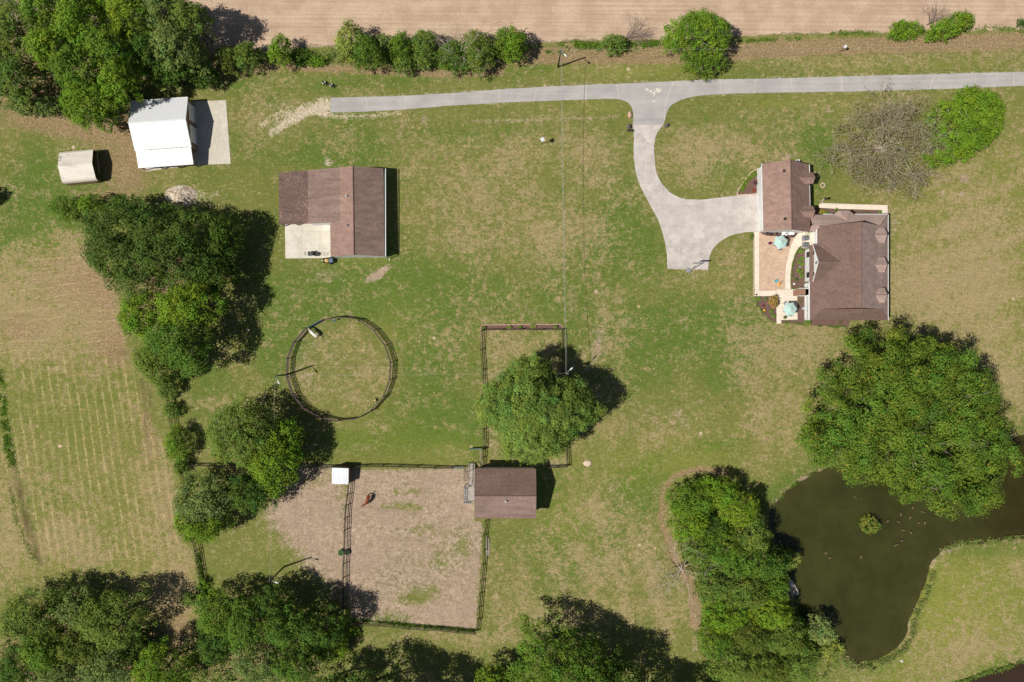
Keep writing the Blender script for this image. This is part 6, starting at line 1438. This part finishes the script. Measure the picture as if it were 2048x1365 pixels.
m = MB(); m.box((0, 0, .42), (1.75, .85, .05)); m.box((0, .42, .6), (1.75, .04, .35)); m.box((0, -.42, .6), (1.75, .04, .35)); m.box((-.87, 0, .6), (.04, .85, .35)); m.box((.87, 0, .6), (.04, .85, .35)); m.build('bed', M['black'], t)
l_ = MB(); l_.lathe((-.33, 0, .45), [(.42, 0), (.4, .15), (.2, .26), (.01, .3)], 10, 1.15, .85); l_.build('straw_load', M['straw'], t, True); MB().box((.45, 0, .62), (.6, .7, .3)).build('tool_box', M['blue'] if False else M['gate_blue'], t)
for s_ in (-1, 1): MB().tube([(.3, s_*.47, .28), (.3, s_*.6, .28)], .28, 14).build('wheel', M['black'], t, True)
MB().tube([(-.9, 0, .4), (-1.4, 0, .35)], .05, 6).build('tongue', M['galv'], t)
t = thing('sawhorse', 'dark rails leaning at the foot of the barn wall beside the trailer', 'rails', Gd(672,517.5)); MB().beam((-1.0, 0, .15), (1.2, .1, .6), .08, .25).build('rail', M['black'], t); MB().beam((-.9, .15, .12), (.9, .2, .5), .06, .2).build('rail', M['iron'], t)
# troughs
for p, lb, mt, s_ in (((683,1104.5), 'green water trough with algae on the left of the dividing fence', 'trough', 1.0), ((695.5,1104), 'dark grey-green water trough on the right of the dividing fence', 'rock', .85)):
    t = thing('water_trough', lb, 'trough', Gd(*p), 0.2); MB().lathe((0, 0, 0), [(.42*s_, 0), (.52*s_, .5), (.48*s_, .52), (.43*s_, .42), (.40*s_, .40)], 20, .9, 1.12).build('tub', M[mt], t, True)
    MB().lathe((0, 0, .38), [(.44*s_, 0), (.44*s_, .02), (.01, .021)], 20, .9, 1.12).build('water', M['trough_water'], t)
x, y, _ = Gd(671.5,641.5); t = thing('bucket', 'bright blue bucket hanging inside the top of the round pen', 'bucket', (x, y, .7)); MB().lathe((0, 0, 0), [(.13, 0), (.17, .32), (.15, .32), (.12, .03)], 14).build('bucket_body', M['blue'], t, True); MB().tube([(-.16, 0, .3), (-.1, 0, .45), (.1, 0, .45), (.16, 0, .3)], .01, 4).build('handle', M['galv'], t)
t = thing('feed_tub', 'green feed tub at the lower right inside the round pen', 'tub', Gd(750,801)); MB().lathe((0, 0, 0), [(.25, 0), (.3, .42), (.27, .42), (.25, .3), (.01, .3)], 14).build('tub', M['trough'], t, True); MB().lathe((0, 0, .3), [(.22, 0), (.1, .06), (.01, .07)], 10).build('feed', M['straw'], t)
t = thing('pole_stack', 'three weathered poles lying beside the fence below the stable', 'logs', Gd(975.5,1092)); 
for k in range(3): MB().tube([(-.22+.2*k+rng.normal(0, .03), 1.7-.15*k, .1), (-.15+.22*k, -1.9+.2*k, .1)], .085, 7).build('log', M['bark_pale'], t, True)
o = MB().tube([Gd(1060,137,.06), Gd(1067,133.5,.1), Gd(1074,130,.07)], .05, 6).build('fallen_branch', M['bark_pale'], None, True); tag(o, 'pale fallen branch on the grass left of the road power pole', 'branch')
o = MB().tube([Gd(1708,994,-.2), Gd(1714,996,-.12), Gd(1719,997,-.2)], .12, 7).build('floating_log', M['bark'], None, True); tag(o, 'short dark log floating near the top of the pond', 'log')
# gravel heap
xs_, ys_ = np.meshgrid(np.linspace(-3.1, 3.1, 52), np.linspace(-2.2, 2.2, 40)); rr = np.hypot(xs_/2.9, ys_/1.9)
zz = 0.85*np.clip(1-rr**1.6, -.05, 1)+(vnoise(xs_, ys_, .5, 51)-.5)*.4*np.clip(1.1-rr, 0, 1)+(vnoise(xs_, ys_, .22, 52)-.5)*.15*np.clip(1.15-rr, 0, 1); zz = np.where(rr > 1.02+(vnoise(xs_, ys_, .8, 53)-.5)*.25, -.1, zz)
ix = np.arange(xs_.size).reshape(xs_.shape); F = np.stack([ix[:-1, :-1], ix[:-1, 1:], ix[1:, 1:], ix[1:, :-1]], -1).reshape(-1, 4)
gmh = MT('heap_gravel', .95, .1); gmh.col(gmh.mix(gmh.ramp(gmh.noise(2.2, 5, .7), .4, .6), srgb(150,130,108), srgb(212,200,182))); gmh.bump(gmh.noise(5, 4), .6, .08)
o = np_mesh('gravel_heap', np.stack([xs_.ravel(), ys_.ravel(), zz.ravel()], 1), F, gmh.m); x, y, _ = Gd(362,392); o.location = (x, y, 0); tag(o, 'pale heap of gravel at the upper edge of the dark tree clump', 'gravel heap')
# broken slab by the pond
mslab = MB(); mslab.slab([Gd(1578,1158,.25), Gd(1584,1160,.25), Gd(1598,1186,.1), Gd(1597,1190,.05), Gd(1577,1196,.15), Gd(1570,1180,.3)], .3); o = mslab.build('concrete_slab', M['rock'] if False else M['conc_barn'], None); tag(o, 'grey broken concrete slab at the left edge of the pond', 'slab')
rock_pile('rubble', 'loose grey rocks on the end of the broken slab in the pond', (1584,1189), 22, .8, .2, 'rock', 'rocks', .4).location.z = .1
o = MB().beam((0, 0, .06), (.45, -.28, .08), .2, .05).build('white_board', M['white'], None); o.location = Gd(1800,1321); tag(o, 'small white board lying in the grass below the pond', 'board')
# dry heap on the lawn
hm = MB(); hm.lathe((0, 0, 0), [(.75, -.02), (.6, .08), (.3, .14), (.01, .16)], 16, 1.1, .85); hm.v = [(a*(1+rng.normal(0, .12)), b*(1+rng.normal(0, .12)), c) for a, b, c in hm.v]; o = hm.build('ash_mound', M['stone_edge'], None, True); o.location = Gd(1175,927); tag(o, 'low pale mound of sand on the grass right of the stable', 'mound')
# extra grey dead limbs at the oak's right side and the little droppings of the thicket tree
dl = MB(); b0 = Vector(W(1925,888,11.5))
for k in range(9):
    a = rng.uniform(-.5, .45); L_ = rng.uniform(1.2, 3.6); st_ = b0+Vector((rng.uniform(0, 1.4), rng.uniform(-.3, .3), rng.uniform(-.3, .3)))
    e_ = st_+Vector((L_*math.cos(a), L_*math.sin(a), rng.uniform(0, .7))); dl.tube([st_, st_.lerp(e_, .5)+Vector((0, rng.normal(0, .15), .1)), e_], [.07, .05, .015], 5)
dl.tube([Vector((b0.x-3.0, b0.y-.6, 8.2)), Vector((b0.x-1, b0.y-.1, 10.6)), b0+Vector((1.2, 0, .2))], [.16, .12, .07], 6)
oak = [o for o in scene.objects if o.name == 'oak_tree'][0]
ob = dl.build('dead_limb', M['bark_pale'], oak); ob.matrix_parent_inverse = Matrix.Translation(-Vector(oak.location))
